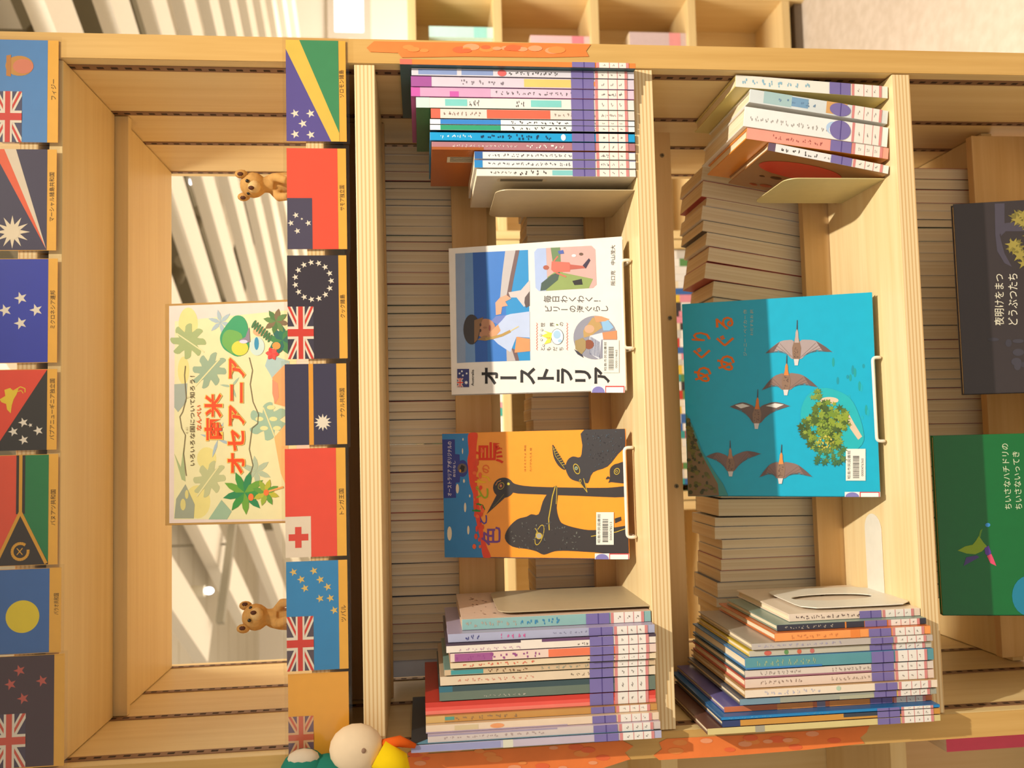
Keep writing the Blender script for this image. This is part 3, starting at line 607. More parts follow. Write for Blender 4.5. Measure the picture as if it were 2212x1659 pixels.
def art_australia(a, root):
    c = crop(960, 500, 400 / 1794.); p = lambda pts, col, L=1: a.px(pts, col, L, c)
    p([(106, 215), (200, 210), (205, 1270), (122, 1276)], '8a9ab4'); p([(200, 210), (275, 205), (300, 1266), (205, 1270)], '6f93c0')
    p([(275, 205), (400, 199), (420, 1262), (300, 1266)], '2a5cae'); p([(400, 199), (590, 190), (605, 1257), (420, 1262)], '2a70c0')
    p([(590, 190), (810, 178), (832, 1250), (605, 1257)], '1d88c4')
    p([(590, 188), (690, 183), (640, 420), (600, 640), (540, 640), (560, 420)], 'b9b0ae', 2); p([(690, 183), (728, 181), (670, 470), (640, 640), (600, 640), (640, 420)], '6e5250', 2)
    p([(600, 1110), (650, 1110), (690, 1253), (605, 1257)], 'b4a8a4', 2); p([(650, 1130), (700, 1150), (725, 1252), (690, 1253)], '6e5250', 2)
    p([(620, 590), (740, 570), (826, 470), (828, 700), (770, 730), (700, 640), (640, 640)], 'c9bcb8', 2); p([(780, 640), (826, 580), (827, 720), (790, 740), (775, 690)], '5a4a48', 3)
    p([(550, 830), (640, 800), (826, 775), (828, 1030), (700, 1020), (640, 1170), (520, 1090), (470, 1040)], 'b6c2de', 3)
    p([(450, 870), (500, 820), (600, 810), (560, 860), (520, 900)], '6878b8', 3)
    p([(700, 1020), (828, 1040), (829, 1160), (680, 1175)], 'e0905c', 4); p([(500, 810), (495, 690), (540, 640), (600, 615), (650, 650), (590, 680), (615, 720), (560, 730), (550, 800)], 'd89c7c', 4)
    a.ell(400, 940, 95, 95, 'b8805c', 4, c); p([(430, 990), (520, 900), (545, 960), (470, 1050)], 'd09468', 4)
    a.ell(265, 950, 80, 146, '3a3230', 5, c); p([(290, 860), (380, 830), (360, 880), (320, 1050), (290, 1080)], '8a6440', 5)
    p([(320, 1050), (380, 1010), (420, 1010), (400, 1060)], '9a7448', 5); a.line([(400, 1045), (470, 1030), (560, 1005), (640, 965)], 26, 'b08c48', 5, c); a.line([(640, 965), (720, 920)], 10, 'd8c088', 5, c)
    for y in (905, 960): a.ell(350, y, 9, 16, '4a3024', 6, c)
    a.ell(440, 935, 8, 30, '8a3c30', 6, c); a.ell(395, 932, 20, 10, 'a06c4c', 6, c)
    # running girl
    R = [(870 + (0 if 0 else 0), 200), (900, 165), (1425, 138), (1462, 175), (1475, 515), (1440, 548), (915, 578), (882, 545)]
    p(R, 'd0a49c'); p([(870, 200), (900, 165), (985, 160), (1000, 575), (915, 578), (882, 545)], 'a8b8dc', 2); p([(1030, 158), (1120, 154), (1130, 360), (1050, 300)], '6c8458', 3)
    p([(985, 575), (1000, 440), (1060, 400), (1130, 380), (1150, 400), (1440, 460), (1400, 550)], '8c9c58', 2); p([(940, 500), (1040, 420), (1120, 390), (1100, 470), (980, 570), (930, 575)], '46584c', 3)
    p([(1040, 290), (1210, 300), (1225, 330), (1215, 390), (1060, 395), (1035, 370)], 'ee6a58', 4); a.ell(985, 350, 28, 22, 'a85a44', 4, c); p([(1215, 320), (1350, 335), (1370, 355), (1215, 370)], 'b85c4c', 4); p([(1340, 330), (1400, 260), (1415, 280), (1370, 360)], '3c3044', 4)
    a.line([(1080, 400), (1180, 440)], 14, 'c86a54', 4, c); p([(1240, 480), (1330, 460), (1340, 515), (1260, 520)], '2a2624', 4); a.line([(1060, 290), (1100, 240)], 14, 'c86a54', 4, c); p([(1100, 190), (1150, 180), (1160, 215), (1110, 220)], '4c60a8', 4)
    a.ell(1255, 235, 22, 14, 'e6e0dc', 4, c); a.ell(1325, 220, 20, 14, '6a5040', 4, c)
    # round photo
    a.ell(1462, 1028, 212, 212, '8e8c98', 1, c, 36)
    p([(1345, 960), (1440, 830), (1500, 870), (1530, 930), (1420, 1010), (1350, 1030)], 'b8945c', 2); a.ell(1405, 945, 48, 40, 'd8a080', 3, c); p([(1520, 870), (1580, 850), (1640, 930), (1600, 960), (1540, 960)], '8ab4d8', 3); p([(1450, 820), (1520, 822), (1600, 850), (1560, 870), (1470, 880)], 'dc9468', 3)
    p([(1530, 980), (1670, 960), (1672, 1046), (1540, 1046)], 'd4885c', 3); p([(1410, 1010), (1530, 980), (1540, 1046), (1520, 1050), (1500, 1240), (1420, 1190), (1400, 1100)], 'd0d0d8', 2)
    for k in range(9): a.line([(1420 + 10 * k, 1020 + 6 * k), (1412 + 11 * k, 1190 + 4 * k)], 5, '4c5070', 3, c)
    a.ell(1400, 1095, 48, 46, '8a4c34', 3, c); p([(1265, 1060), (1340, 1030), (1370, 1060), (1370, 1140), (1330, 1190), (1270, 1140)], 'a08858', 4); p([(1255, 1140), (1330, 1180), (1350, 1225), (1290, 1190)], '383440', 2)
    # lettering
    a.vtext('毎日わくわく！', 958, 1520, 655, 74, '4a4644', 1, c, .003); a.vtext('ビリーの海ぐらし', 968, 1590, 750, 74, '4a4644', 1, c, .003)
    for ch, x, y in (('世', 930, 905), ('界', 1020, 902), ('の', 1110, 898)): a.vtext(ch, x, x + 46, y, 46, '4a4644', 1, c)
    for i, ch in enumerate('ともだち'): a.vtext(ch, 928 + 60 * i, 974 + 60 * i, 1138, 46, '4a4644', 1, c)
    for x in (895, 1188):
        pts = [(x + (8 if k % 2 else -4), 885 + 14 * k) for k in range(20)]; a.line(pts, 5, 'e06a5c', 1, c)
    p([(955, 960), (1000, 985), (940, 1010), (1000, 1040), (965, 1095), (1030, 1075), (1045, 985)], 'eed44a', 2); a.vtext('29', 985, 1030, 1025, 30, 'd06a3c', 3, c)
    for q in ((945, 955), (935, 1005), (940, 1050), (960, 1105)): a.ell(q[0], q[1], 11, 11, '5a5654', 2, c); a.ell(q[0], q[1], 8, 8, 'e8e0d4', 3, c)
    a.ell(1095, 1020, 60, 78, '4a4c50', 1, c, 26); a.ell(1095, 1020, 56, 74, 'e8f0f0', 2, c, 26); a.ell(1092, 1000, 36, 40, 'a4c4dc', 3, c); a.ell(1120, 1060, 20, 16, 'a4c4dc', 3, c); p([(1090, 895), (1105, 905), (1092, 912), (1080, 905)], '7c8c3c', 2)
    a.vtext('オーストラリア', 350, 1610, 1400, 185, '2b2726', 1, c, .03); a.text('Australia', 262, 286, 1496, 1340, '2b2726', 1, c, .01)
    # little flag
    def cc(u, v): return c(125 + 115 * v, 1508 - 176 * u)
    a.px([cc(0, 0), cc(1, 0), cc(1, 1), cc(0, 1)], '2e3270', 1); x0, y0 = cc(0, 0); x1, y1 = cc(.5, .5); union_jack(a, x0, x1, y1, y0, 2, '2e3270')
    for u, v, r in ((.25, .76, .0034), (.75, .2, .002), (.75, .8, .002), (.64, .48, .002), (.87, .4, .002)): a.starP(a.mp(*cc(u, v)), r, 'f0ece8', 3, 7, .45)
    a.text('阪口克　中山茂大', 1612, 1654, 522, 132, '4a4644', 1, c)
    sticker(a, root, ((1535, 1052), (1692, 1368)), c, '0000114665', '昭島市民図書館'); corner_label(a, root, ((1424, 1496), (1748, 1562)), c)

def art_birds(a, root):
    c = crop(940, 910, 460 / 2212.); p = lambda pts, col, L=1: a.px(pts, col, L, c)
    p(([(70, 130), (352, 125), (340, 200), (350, 320), (335, 400), (345, 520), (360, 650), (395, 760), (400, 900), (430, 1050), (470, 1230), (500, 1415), (100, 1422)]), '2f80bc')
    p(smooth([(352, 125), (440, 125), (430, 260), (425, 500), (440, 700), (470, 950), (520, 1250), (580, 1412), (500, 1415), (470, 1230), (430, 1050), (400, 900), (395, 760), (360, 650), (345, 520), (335, 400), (350, 320), (340, 200)]), 'ea4420')
    for q in ((290, 188, 6, 14), (285, 310, 6, 30), (300, 620, 10, 20), (232, 700, 16, 50), (312, 895, 12, 50), (360, 775, 8, 16), (345, 1130, 12, 46), (150, 1165, 24, 74)): a.ell(*q, 'e2d4b8', 2, c, 14)
    p([(74, 190), (205, 188), (208, 340), (255, 345), (258, 420), (262, 570), (255, 635), (215, 640), (218, 795), (90, 798)], '2c3c8c', 2); a.ell(285, 490, 58, 88, '2c3c8c', 2, c); a.ell(283, 488, 50, 50, '6a5c58', 3, c); p([(255, 500), (275, 450), (310, 470), (300, 520), (270, 530)], '2a2428', 4); a.ell(262, 515, 10, 18, 'c88c3c', 4, c)
    a.text('オーストラリア アボリジナルの', 128, 172, 776, 210, 'dcd8e0', 3, c, .01); a.text('おはなし', 186, 212, 580, 410, 'dcd8e0', 3, c, .01)
    for ch, x0, x1, y0, y1, col in (('色', 480, 680, 1290, 1095, '7a4c90'), ('と', 440, 540, 1070, 975, '5c4a9c'), ('り', 385, 520, 940, 850, '2c8c3c'), ('ど', 420, 555, 805, 670, '9cac28'), ('り', 415, 580, 640, 560, 'f0b828'), ('の', 490, 565, 540, 450, 'ea6a30'), ('鳥', 425, 712, 438, 218, 'e03c20')): a.text(ch, x0, x1, y0, y1, col, 3, c, .014)
    a.text('ほそえさちよ 再話', 925, 945, 522, 248, '8a5a20', 1, c); a.text('たけがみたえ 絵', 982, 1004, 522, 275, '8a5a20', 1, c)
    B = '38302e'; Yl = 'c8a830'
    a.ell(712, 690, 110, 105, B, 2, c); p([(655, 735), (730, 790), (535, 965)], B, 2); p(smooth([(770, 615), (830, 650), (1010, 678), (1500, 690), (1800, 690), (2000, 680), (2005, 785), (1500, 775), (1100, 760), (780, 735)]), B, 2)
    a.ell(686, 672, 30, 40, Yl, 3, c, 16, .6); a.ell(686, 672, 25, 34, B, 4, c, 16, .6); a.ell(684, 670, 14, 17, 'b85c48', 5, c); a.ell(684, 670, 6, 8, 'e0a060', 6, c); a.ell(762, 650, 14, 14, 'd8c840', 3, c); a.line([(630, 665), (650, 628), (685, 615)], 8, 'c87c38', 3, c); a.line([(715, 758), (640, 850), (600, 890)], 5, '7a6c34', 3, c)
    p(smooth([(725, 1215), (760, 1110), (850, 1020), (950, 990), (1000, 965), (1075, 965), (1120, 830), (1180, 735), (1258, 668), (1275, 760), (1262, 900), (1290, 1020), (1340, 1070), (1500, 1115), (1650, 1130), (1880, 1100), (1960, 1080), (2008, 1085), (2016, 1372), (1650, 1360), (1380, 1345), (1240, 1350), (1130, 1385), (1050, 1350), (950, 1325), (800, 1300)]), B, 3)
    a.line([(1250, 672), (1218, 780), (1200, 900), (1180, 1010), (1186, 1130)], 10, Yl, 4, c); a.line([(1265, 672), (1263, 760), (1258, 860)], 6, Yl, 4, c)
    a.ell(1085, 1180, 40, 112, Yl, 4, c, 18, .3); a.ell(1085, 1180, 33, 103, B, 5, c, 18, .3); a.ell(1080, 1190, 34, 34, Yl, 6, c); a.ell(1080, 1190, 25, 25, 'a09c94', 7, c); a.line([(1040, 1110), (1110, 1220)], 7, Yl, 6, c)
    p(smooth([(1548, 85), (1985, 78), (1996, 230), (1900, 340), (1790, 470), (1640, 530), (1590, 640), (1540, 630), (1480, 625), (1400, 590), (1355, 490), (1375, 405), (1430, 365), (1510, 370), (1530, 250)]), '3a3536', 2)
    a.ell(1470, 495, 32, 58, Yl, 3, c, 18, -.35); a.ell(1470, 495, 25, 48, B, 4, c, 18, -.35); a.ell(1466, 488, 17, 19, 'a8b070', 5, c); a.ell(1466, 488, 9, 11, '5a6a80', 6, c)
    p([(1488, 625), (1545, 595), (1582, 742)], B, 3); a.line([(1500, 630), (1578, 735)], 6, Yl, 4, c); a.line([(1542, 592), (1560, 660), (1580, 738)], 6, Yl, 4, c); a.ell(1508, 620, 12, 20, Yl, 4, c, 12); a.ell(1508, 620, 7, 13, B, 5, c, 12)
    p(smooth([(1222, 242), (1265, 310), (1310, 380), (1360, 470), (1340, 505), (1280, 460), (1235, 380), (1220, 300)]), B, 3)
    for k in range(8):
        t = k / 8.; x, y = 1232 + 105 * t, 285 + 190 * t; a.line([(x - 6, y + 6), (x + 26, y - 4)], 5, Yl, 4, c)
    a.line([(1225, 262), (1250, 360), (1345, 490)], 4, Yl, 4, c)
    p(smooth([(1772, 602), (1795, 570), (1815, 580), (1815, 500), (1850, 455), (1900, 438), (1992, 428), (2000, 630), (1830, 632), (1800, 640), (1812, 600)]), B, 2)
    a.ell(1888, 520, 30, 36, Yl, 3, c, 16, .4); a.ell(1888, 520, 23, 28, B, 4, c, 16, .4); a.ell(1886, 520, 13, 14, Yl, 5, c, 12); a.ell(1886, 520, 8, 9, B, 6, c, 12)
    p([(1865, 1010), (1930, 990), (1935, 1030), (1870, 1060)], B, 2); a.line([(1620, 1195), (1880, 1150), (1990, 1110)], 8, Yl, 4, c); p([(1870, 1060), (1990, 1010), (2005, 1080), (1880, 1100)], 'e08a20', 3)
    R = rr(21)
    for k in range(90):
        x, y = R.uniform(790, 1500), R.uniform(1040, 1330)
        if y < 1100 and (x < 900 or x > 1280): continue
        a.ell(x, y, R.uniform(5, 14), R.uniform(3, 7), ['5c5a54', '4a4a48', '6a6a60', '2c2624'][k % 4], 3, c, 7, R.random() * 3)
    for k in range(70):
        x, y = R.uniform(1570, 1960), R.uniform(100, 470)
        if x - 1560 > 430 - (y - 230) * .9 and y > 230: continue
        a.ell(x, y, R.uniform(5, 12), R.uniform(3, 6), ['4a4648', '45505a', '2c2628'][k % 3], 3, c, 7, R.random() * 3)
    for k in range(24): a.ell(R.uniform(400, 500) , R.uniform(200, 1350), R.uniform(10, 22), R.uniform(14, 40), ['e0481c', 'f0622c', 'e83c20'][k % 3], 2, c, 10)
    sticker(a, root, ((1674, 944), (1856, 1282)), c, '0000478213', '昭島市民図書館'); corner_label(a, root, ((1660, 1372), (2018, 1432)), c)

def art_sea(a, root):
    c = crop(1460, 620, 460 / 1624.); p = lambda pts, col, L=1: a.px(pts, col, L, c)
    p([(70, 130), (900, 75), (900, 1590), (95, 1595), (42, 130)], '1aa8b4', 1) if 0 else None
    R = rr(3)
    for k in range(26):
        x, y = R.uniform(1080, 1480), R.uniform(560, 1000); a.ell(x, y, 10, R.uniform(14, 40), ['1490a0', '10a8bc', '189a98'][k % 3], 1, c, 10)
    O = 'e4701c'
    for ch, x0, x1, y0, y1 in (('め', 138, 272, 725, 608), ('ぐ', 130, 266, 545, 462), ('り', 122, 266, 412, 344), ('め', 315, 450, 638, 520), ('ぐ', 305, 446, 452, 368), ('る', 302, 440, 326, 226)): a.text(ch, x0, x1, y0, y1, O, 2, c, .02)
    a.text('ジーニー・ベイカー 作', 514, 542, 526, 172, 'b8c0a4', 2, c); a.text('わだすなお 訳', 566, 590, 370, 172, 'b8c0a4', 2, c)
    def bird(bk, wl, wr, tl, neck, wc, kn=.5, patch=False):
        bk, wl, wr, tl = map(np.array, map(lambda q: np.array(q, float), (bk, wl, wr, tl))); ax = tl - bk; ln = np.linalg.norm(ax); ax /= ln; sd = np.array([1., 0.])
        ctr = bk + ax * ln * .62; up = bk + ax * ln * kn
        def wing(tip, s):
            sh1 = ctr - ax * ln * .14 + sd * s * ln * .06; sh2 = ctr + ax * ln * .24 + sd * s * ln * .07; mid = (tip + up) / 2
            e = sh1 + (tip - sh1) * .5 - ax * ln * .13; e2 = sh2 + (tip - sh2) * .5 - ax * ln * .12
            p(smooth([sh1, sh1 + (tip - sh1) * .25 - ax * ln * .10, e, sh1 + (tip - sh1) * .75 - ax * ln * .08, tip, tip, e2 + (tip - e2) * .35, e2, sh2 + (e2 - sh2) * .5 - ax * ln * .03, sh2]), wc, 2)
            for q in range(5): a.line([sh2 + (e2 - sh2) * q / 5 - ax * ln * .02, e + (tip - e) * (q / 5) + ax * ln * .04], 2.5, '6a5650', 3, c)
            p([e, sh1 + (tip - sh1) * .78 - ax * ln * .075, tip, e2 + (tip - e2) * .4], '6a5450', 3)
            if patch: p([sh1 + (tip - sh1) * .2 - ax * ln * .05, e + ax * ln * .03, sh1 + (tip - sh1) * .8 - ax * ln * .05, e2 + (tip - e2) * .1 - ax * ln * .04], 'd8d4cc', 4)
        wing(wl, -1); wing(wr, 1)
        P2 = lambda t, w: [bk + ax * ln * t + sd * w, bk + ax * ln * t - sd * w]
        prof = [(0, 2), (.22, 4), (.27, 10), (.38, 12), (.48, 22), (.62, 34), (.78, 30), (.9, 18), (1., 12)]
        pts = [P2(t, w)[0] for t, w in prof] + [P2(t, w)[1] for t, w in reversed(prof)]; p(pts, '8a6c58', 5)
        n_ = [(.22, 4), (.27, 10), (.38, 12), (.5, 18)]; p([P2(t, w)[0] for t, w in n_] + [P2(t, w)[1] for t, w in reversed(n_)], neck, 6)
        n_ = [(.86, 20), (.92, 16), (1., 12)]; p([P2(t, w)[0] for t, w in n_] + [P2(t, w)[1] for t, w in reversed(n_)], 'd4ccc8', 6); p([bk + sd * 2, bk - sd * 2, bk + ax * ln * .2 - sd * 4, bk + ax * ln * .2 + sd * 4], '4a3c40', 6)
        RR = rr(int(bk[0]))
        for k in range(16): q = ctr + ax * RR.uniform(-.1, .2) * ln + sd * RR.uniform(-18, 18); a.ell(q[0], q[1], 3, 4, '5c443c', 7, c, 6)
    bird((925, 252), (683, 506), (1192, 496), (918, 598), 'b8a49c', 'a89694')
    bird((846, 520), (655, 788), (1082, 764), (838, 826), 'd8803c', '8c7064'); bird((626, 780), (412, 914), (870, 908), (614, 1082), 'dc7424', '6c5850', .5, True)
    bird((414, 1170), (230, 1294), (648, 1272), (418, 1444), 'b08060', '7c625c'); bird((806, 1200), (638, 1450), (1040, 1448), (796, 1500), 'e08c48', '866a62')
    # island
    p(smooth([(1000, 830), (1110, 770), (1230, 790), (1330, 850), (1390, 960), (1430, 1100), (1420, 1200), (1300, 1290), (1150, 1330), (1000, 1180), (950, 980)]), '1cacb4', 1)
    a.ell(1170, 865, 70, 26, 'd8c0a4', 2, c); p([(1270, 930), (1310, 950), (1360, 1040), (1420, 1140), (1390, 1165), (1330, 1080)], 'd4bca0', 2)
    R = rr(11)
    for k in range(170):
        t = R.random() * 2 * PI; q = math.sqrt(R.random()); x, y = 1140 + 190 * q * math.cos(t), 1060 + 190 * q * math.sin(t) + (x_ if (x_ := 0) else 0)
        if x > 1270 and y < 1000 and x - 1270 > (y - 880): continue
        a.starP(a.mp(*c(x, y)), R.uniform(.0035, .008), ['5a7028', '708a2c', '465c24', '86982c', '3c5020', '8a9c38'][k % 6], 3 + k % 5, R.choice([5, 6, 7]), R.uniform(.35, .6), R.random() * 3)
    for k in range(26):
        x, y = R.uniform(1040, 1300), R.uniform(1230, 1350); a.starP(a.mp(*c(x, y)), R.uniform(.003, .007), ['4c7038', '5c7c40', '3c6840'][k % 3], 3 + k % 3, 6, .4, R.random() * 3)
    for k in range(10): a.starP(a.mp(*c(R.uniform(1030, 1100), R.uniform(785, 850))), .005, ['6a8438', '84963c'][k % 2], 4, 6, .4, R.random() * 3)
    for k in range(60):
        t = R.random() * 2 * PI; q = math.sqrt(R.random()); a.ell(1140 + 66 * q * math.cos(t), 1190 + 70 * q * math.sin(t), 7, 7, ['b4ac3c', 'a09c34', 'c8bc58', '7c8428'][k % 4], 8, c, 7)
    for k in range(40):
        t = R.random() * 2 * PI; q = math.sqrt(R.random()); a.ell(1125 + 60 * q * math.cos(t), 1075 + 60 * q * math.sin(t), 9, 9, ['7c9430', '6a8428', '8ca03c'][k % 3], 8, c, 7)
    # wooded shore
    p([(78, 960), (130, 1060), (200, 1250), (290, 1400), (360, 1500), (400, 1590), (95, 1596)], '3c8c88', 1); p([(80, 990), (125, 1080), (180, 1240), (260, 1390), (320, 1500), (330, 1590), (95, 1594)], '7a6040', 2)
    for k in range(120):
        y = R.uniform(1010, 1580); x1 = 80 + (y - 990) * .40; x = R.uniform(88 + (y - 1010) * .02, max(100, x1)); a.ell(x, y, R.uniform(8, 18), R.uniform(8, 18), ['4c4c20', '5c5a24', '3c3c1c', '6c6428'][k % 4], 3 + k % 4, c, 8)
    sticker(a, root, ((1296, 1234), (1446, 1476)), c, '0000476360', '昭島市民図書館'); corner_label(a, root, ((1288, 1562), (1558, 1600)), c)

BA = face_book('white photo book about Australia standing face-out on the middle shelf', (968, 534.5), (976, 852.5), (1344, 510.5), (1353, 844), .012, .012, 'ece2d6', 'e6dcd0', art_australia)
BB = face_book('orange and blue picture book with black birds, face-out on the middle shelf', (954.6, 937), (961, 1205), (1350, 926), (1359, 1209), .012, .010, 'fa9a24', '2f4c84', art_birds)
BS = face_book('turquoise picture book with flying wading birds, face-out on the lower shelf', (1472, 657), (1487, 1072), (1884, 631), (1902, 1074), Z4 + .012, .011, '00a6c6', '0088a8', art_sea)
# ---- wire stands
def wire_stand(label, bar, hooks, zs, BK):
    _, O, U, V, Wd, Hh = BK; m = mat('ebe4d6', .35, .5, coat=.3)
    ends = [atZ(*h, zs + .004) for h in hooks]; yb = float(min(e[1] for e in ends)) ; N = np.cross(V, U)
    root = tag(empty('wire_stand', (float((ends[0][0] + ends[1][0]) / 2), yb, zs)), label, 'book stand'); o0 = np.array(root.location)
    bf = O[1] - .006
    tops = [atY(*q, min(yb, bf)) for q in bar]
    b = MB(); r = .0024
    yf = min(yb, bf)
    xs = [float(t[0]) for t in tops]; zt = float(sum(t[2] for t in tops) / 2)
    def rnd(p, q, s, k=5):  # rounded corner p-q-s
        p, q, s = map(np.asarray, (p, q, s)); d = .006; a = q + (p - q) / np.linalg.norm(p - q) * d; e = q + (s - q) / np.linalg.norm(s - q) * d
        return [tuple((1 - t) ** 2 * a + 2 * t * (1 - t) * q + t * t * e) for t in np.linspace(0, 1, k)]
    zlo = zs + r + .0006
    def back(x):
        bx = [np.array((x, yf + .16 * 0 + O[1] - yf + yf + .055, zlo))]; return bx[0]
    yk = O[1] + .0185
    tb = lambda x: np.array((x, yk + .135 * V[1], zlo + .135 * V[2]))
    pts = [tb(xs[0])]; k0 = np.array((xs[0], yk, zlo)); pts += rnd(pts[0], k0, (xs[0], yf, zlo)); k1 = np.array((xs[0], yf, zlo)); k2 = np.array((xs[0], yf, zt)); k3 = np.array((xs[1], yf, zt)); k4 = np.array((xs[1], yf, zlo)); k5 = np.array((xs[1], yk, zlo))
    pts += rnd(k0, k1, k2) + rnd(k1, k2, k3) + rnd(k2, k3, k4) + rnd(k3, k4, k5) + rnd(k4, k5, tb(xs[1])) + [tb(xs[1])]
    b.tube([np.asarray(q) - o0 for q in pts], r, m, 10); b.build('wire_frame', root)
    q0, q1 = tb(xs[0]), tb(xs[1]); b = MB(); b.tube([q0 - o0, q1 - o0], r, m, 10); b.build('cross_bar', root)
    return root
wire_stand('white wire stand under the white photo book', ((1344, 562), (1347, 752)), ((1361, 562), (1364, 755)), 0., BA)
wire_stand('white wire stand under the orange bird book', ((1350, 967), (1353, 1161)), ((1366, 965), (1370, 1164)), 0., BB)
wire_stand('white wire stand under the turquoise bird book', ((1886, 772), (1893, 953)), ((1902, 769), (1909, 957)), Z4, BS)
# ---- two face-out books at the bottom
Z5 = SH['s5'][0]
def art_black(a, root):
    c = crop(2000, 420, 212 / 799.)
    a.px([(560, 75), (640, 72), (640, 250), (600, 330), (640, 480), (700, 590), (640, 560), (580, 460), (565, 330)], '4a4450', 1, c)
    a.px([(600, 240), (799, 215), (799, 300), (650, 300), (610, 340)], '4a4450', 1, c)
    R = rr(4)
    for cx, cy in ((760, 200), (725, 430), (800, 520), (860, 300)):
        for k in range(9): a.starP(a.mp(*c(cx + R.uniform(-40, 40), cy + R.uniform(-50, 50))), R.uniform(.006, .012), ['8a7c34', '756a30', '9c8c40'][k % 3], 2 + k % 3, 5, .35, R.random() * 3)
    a.text('夜明けをまつ', 556, 636, 1066, 648, 'd8d0b8', 2, c, .004); a.text('どうぶつたち', 668, 746, 1062, 645, 'ded6c0', 2, c, .004)
    for k in range(12):
        x, y = R.uniform(450, 900), R.uniform(1180, 1500); a.ell(x, y, R.uniform(20, 50), R.uniform(14, 34), ['3c3840', '403c44'][k % 2], 1, c, 14)
def art_green(a, root):
    c = crop(1812, 800, 400 / 1659.); d = crop(1412, 1059, 800 / 2212.)
    def slant(t, x0, x1, yl, yr, dx, col):
        V, F = glyphs(t, .004); xs = [q[0] for q in V]; ys = [q[1] for q in V]; a0, a1, b0, b1 = min(xs), max(xs), min(ys), max(ys)
        a.glyph(V, F, lambda x, y: a.mp(*c(x1 + (x0 - x1) * (y - b0) / (b1 - b0) + dx * (1 - (x - a0) / (a1 - a0)), yl + (yr - yl) * (x - a0) / (a1 - a0))), col, 2)
    slant('ちいさなハチドリの', 1454, 1516, 1245, 655, 34, 'cfd4b0'); slant('ちいさないってき', 1552, 1614, 1245, 728, 30, 'cfd4b0')
    p = lambda pts, col, L=2: a.px(pts, col, L, d)
    p([(1815, 360), (1860, 335), (1905, 325), (1925, 300), (1942, 272), (1968, 310), (1990, 335), (1960, 365), (1920, 382), (1870, 378)], '84a018'); p([(1940, 275), (1950, 240), (1965, 228), (1955, 262), (1952, 280)], '5c8c28')
    p([(1850, 452), (1866, 400), (1930, 388), (1945, 400), (1900, 425)], '4a3c78'); p([(1975, 345), (2000, 330), (2015, 370), (2010, 400), (1980, 380)], '5c3c98', 3); p([(1990, 392), (2016, 380), (2030, 410), (2046, 452), (2010, 435)], 'dc4c6c', 3); a.ell(1995, 207, 15, 12, '3c8ccc', 2, d)
    a.ell(2240, 630, 100, 120, '1c7c98', 2, d)
def stand_face(label, xtop_px, yr, yl, Hh, thick, cover, spine, fn, ytop):
    T1, T2 = atY(xtop_px[0], yr, ytop), atY(xtop_px[1], yl, ytop); zt = (T1[2] + T2[2]) / 2; Wd = abs(T1[0] - T2[0]); dz = zt - (Z5 + .012); Hh = None
    lean = .24; Yb = ytop - dz * math.tan(lean); O = np.array((min(T1[0], T2[0]), Yb, Z5 + .012)); U = np.array((1., 0, 0)); V = np.array((0, math.sin(lean), math.cos(lean)))
    return make_face(label, O, U, V, Wd, dz / math.cos(lean), thick, cover, spine, fn)
BK = stand_face('black picture book with white handwritten title at the bottom of the bookcase', (2066, 2076), 441, 853, .3, .012, '352c2c', '241e1e', art_black, .10)
BG = stand_face('green picture book with a small hummingbird at the bottom of the bookcase', (2017, 2034), 941, 1330, .34, .012, '00662c', '0a4c28', art_green, .085)
for lab, B in (('white wire stand under the black picture book', BK), ('white wire stand under the green picture book', BG)):
    _, O, U, V, Wd, Hh = B; r = .0024; root = tag(empty('wire_stand', (float(O[0] + Wd / 2), float(O[1]), Z5)), lab, 'book stand'); b = MB(); yk = .035
    for s in (-.06, .06): b.tube([(s, -.006, .026), (s, -.006, .003), (s, yk, .003), (s, yk + .13 * V[1], .003 + .13 * V[2])], r, mat('ebe4d6', .35, .5, coat=.3))
    b.tube([(-.06, -.006, .026), (.06, -.006, .026)], r, mat('ebe4d6', .35, .5, coat=.3)); b.build('wire_frame', root)
# ---- rear rows: books of the other side, page edges towards us
def rear_book(nm, label, group, x0, w, h, d, z, cover, lean=0., y=.256):
    root = tag(empty(nm, (x0, y, z), (0, lean, 0)), label, 'book', group); cm = mat(cover, .4, .4); t = .0006
    b = MB(); b.box((0, 0, 0), (t, d, h), cm); b.box((w - t, 0, 0), (w, d, h), cm); b.box((0, d - t, 0), (w, d, h), cm); b.build('cover', root)
    b = MB(); b.box((t, .001, .0003), (w - t, d - t, h - .0003), PAGES); b.build('pages', root); return root
COV = ['e8e0d4', 'd8d0c8', 'b04840', 'e6dcd0', '5a6478', 'ded4c4', '3c3434', 'e4dcd4', 'a83434', 'd4c8b8', '58705c', 'e2d8cc']
ROWS = [('paperback', .105, .010, .021, .178, .192, zat(1062, RY0) + .0045, 'upper rear row above the middle shelf', (.0, .03), 3, .43, -.43),
        ('paperback', .105, .011, .02, .148, .152, .0 - .0255, 'lower rear row behind the middle shelf', (-.005, .01), 8, .42, -.43),
        ('hardback', .125, .014, .03, .178, .196, zat(1745, RY0, 700) - .0295, 'rear row behind the lower shelf', (.02, .15), 5, .37, -.42),
        ('hardback', .125, .013, .027, .165, .19, zat(2145, RY0, 1080) - .0295, 'rear row under the lower shelf', (.0, .03), 12, .40, -.36)]
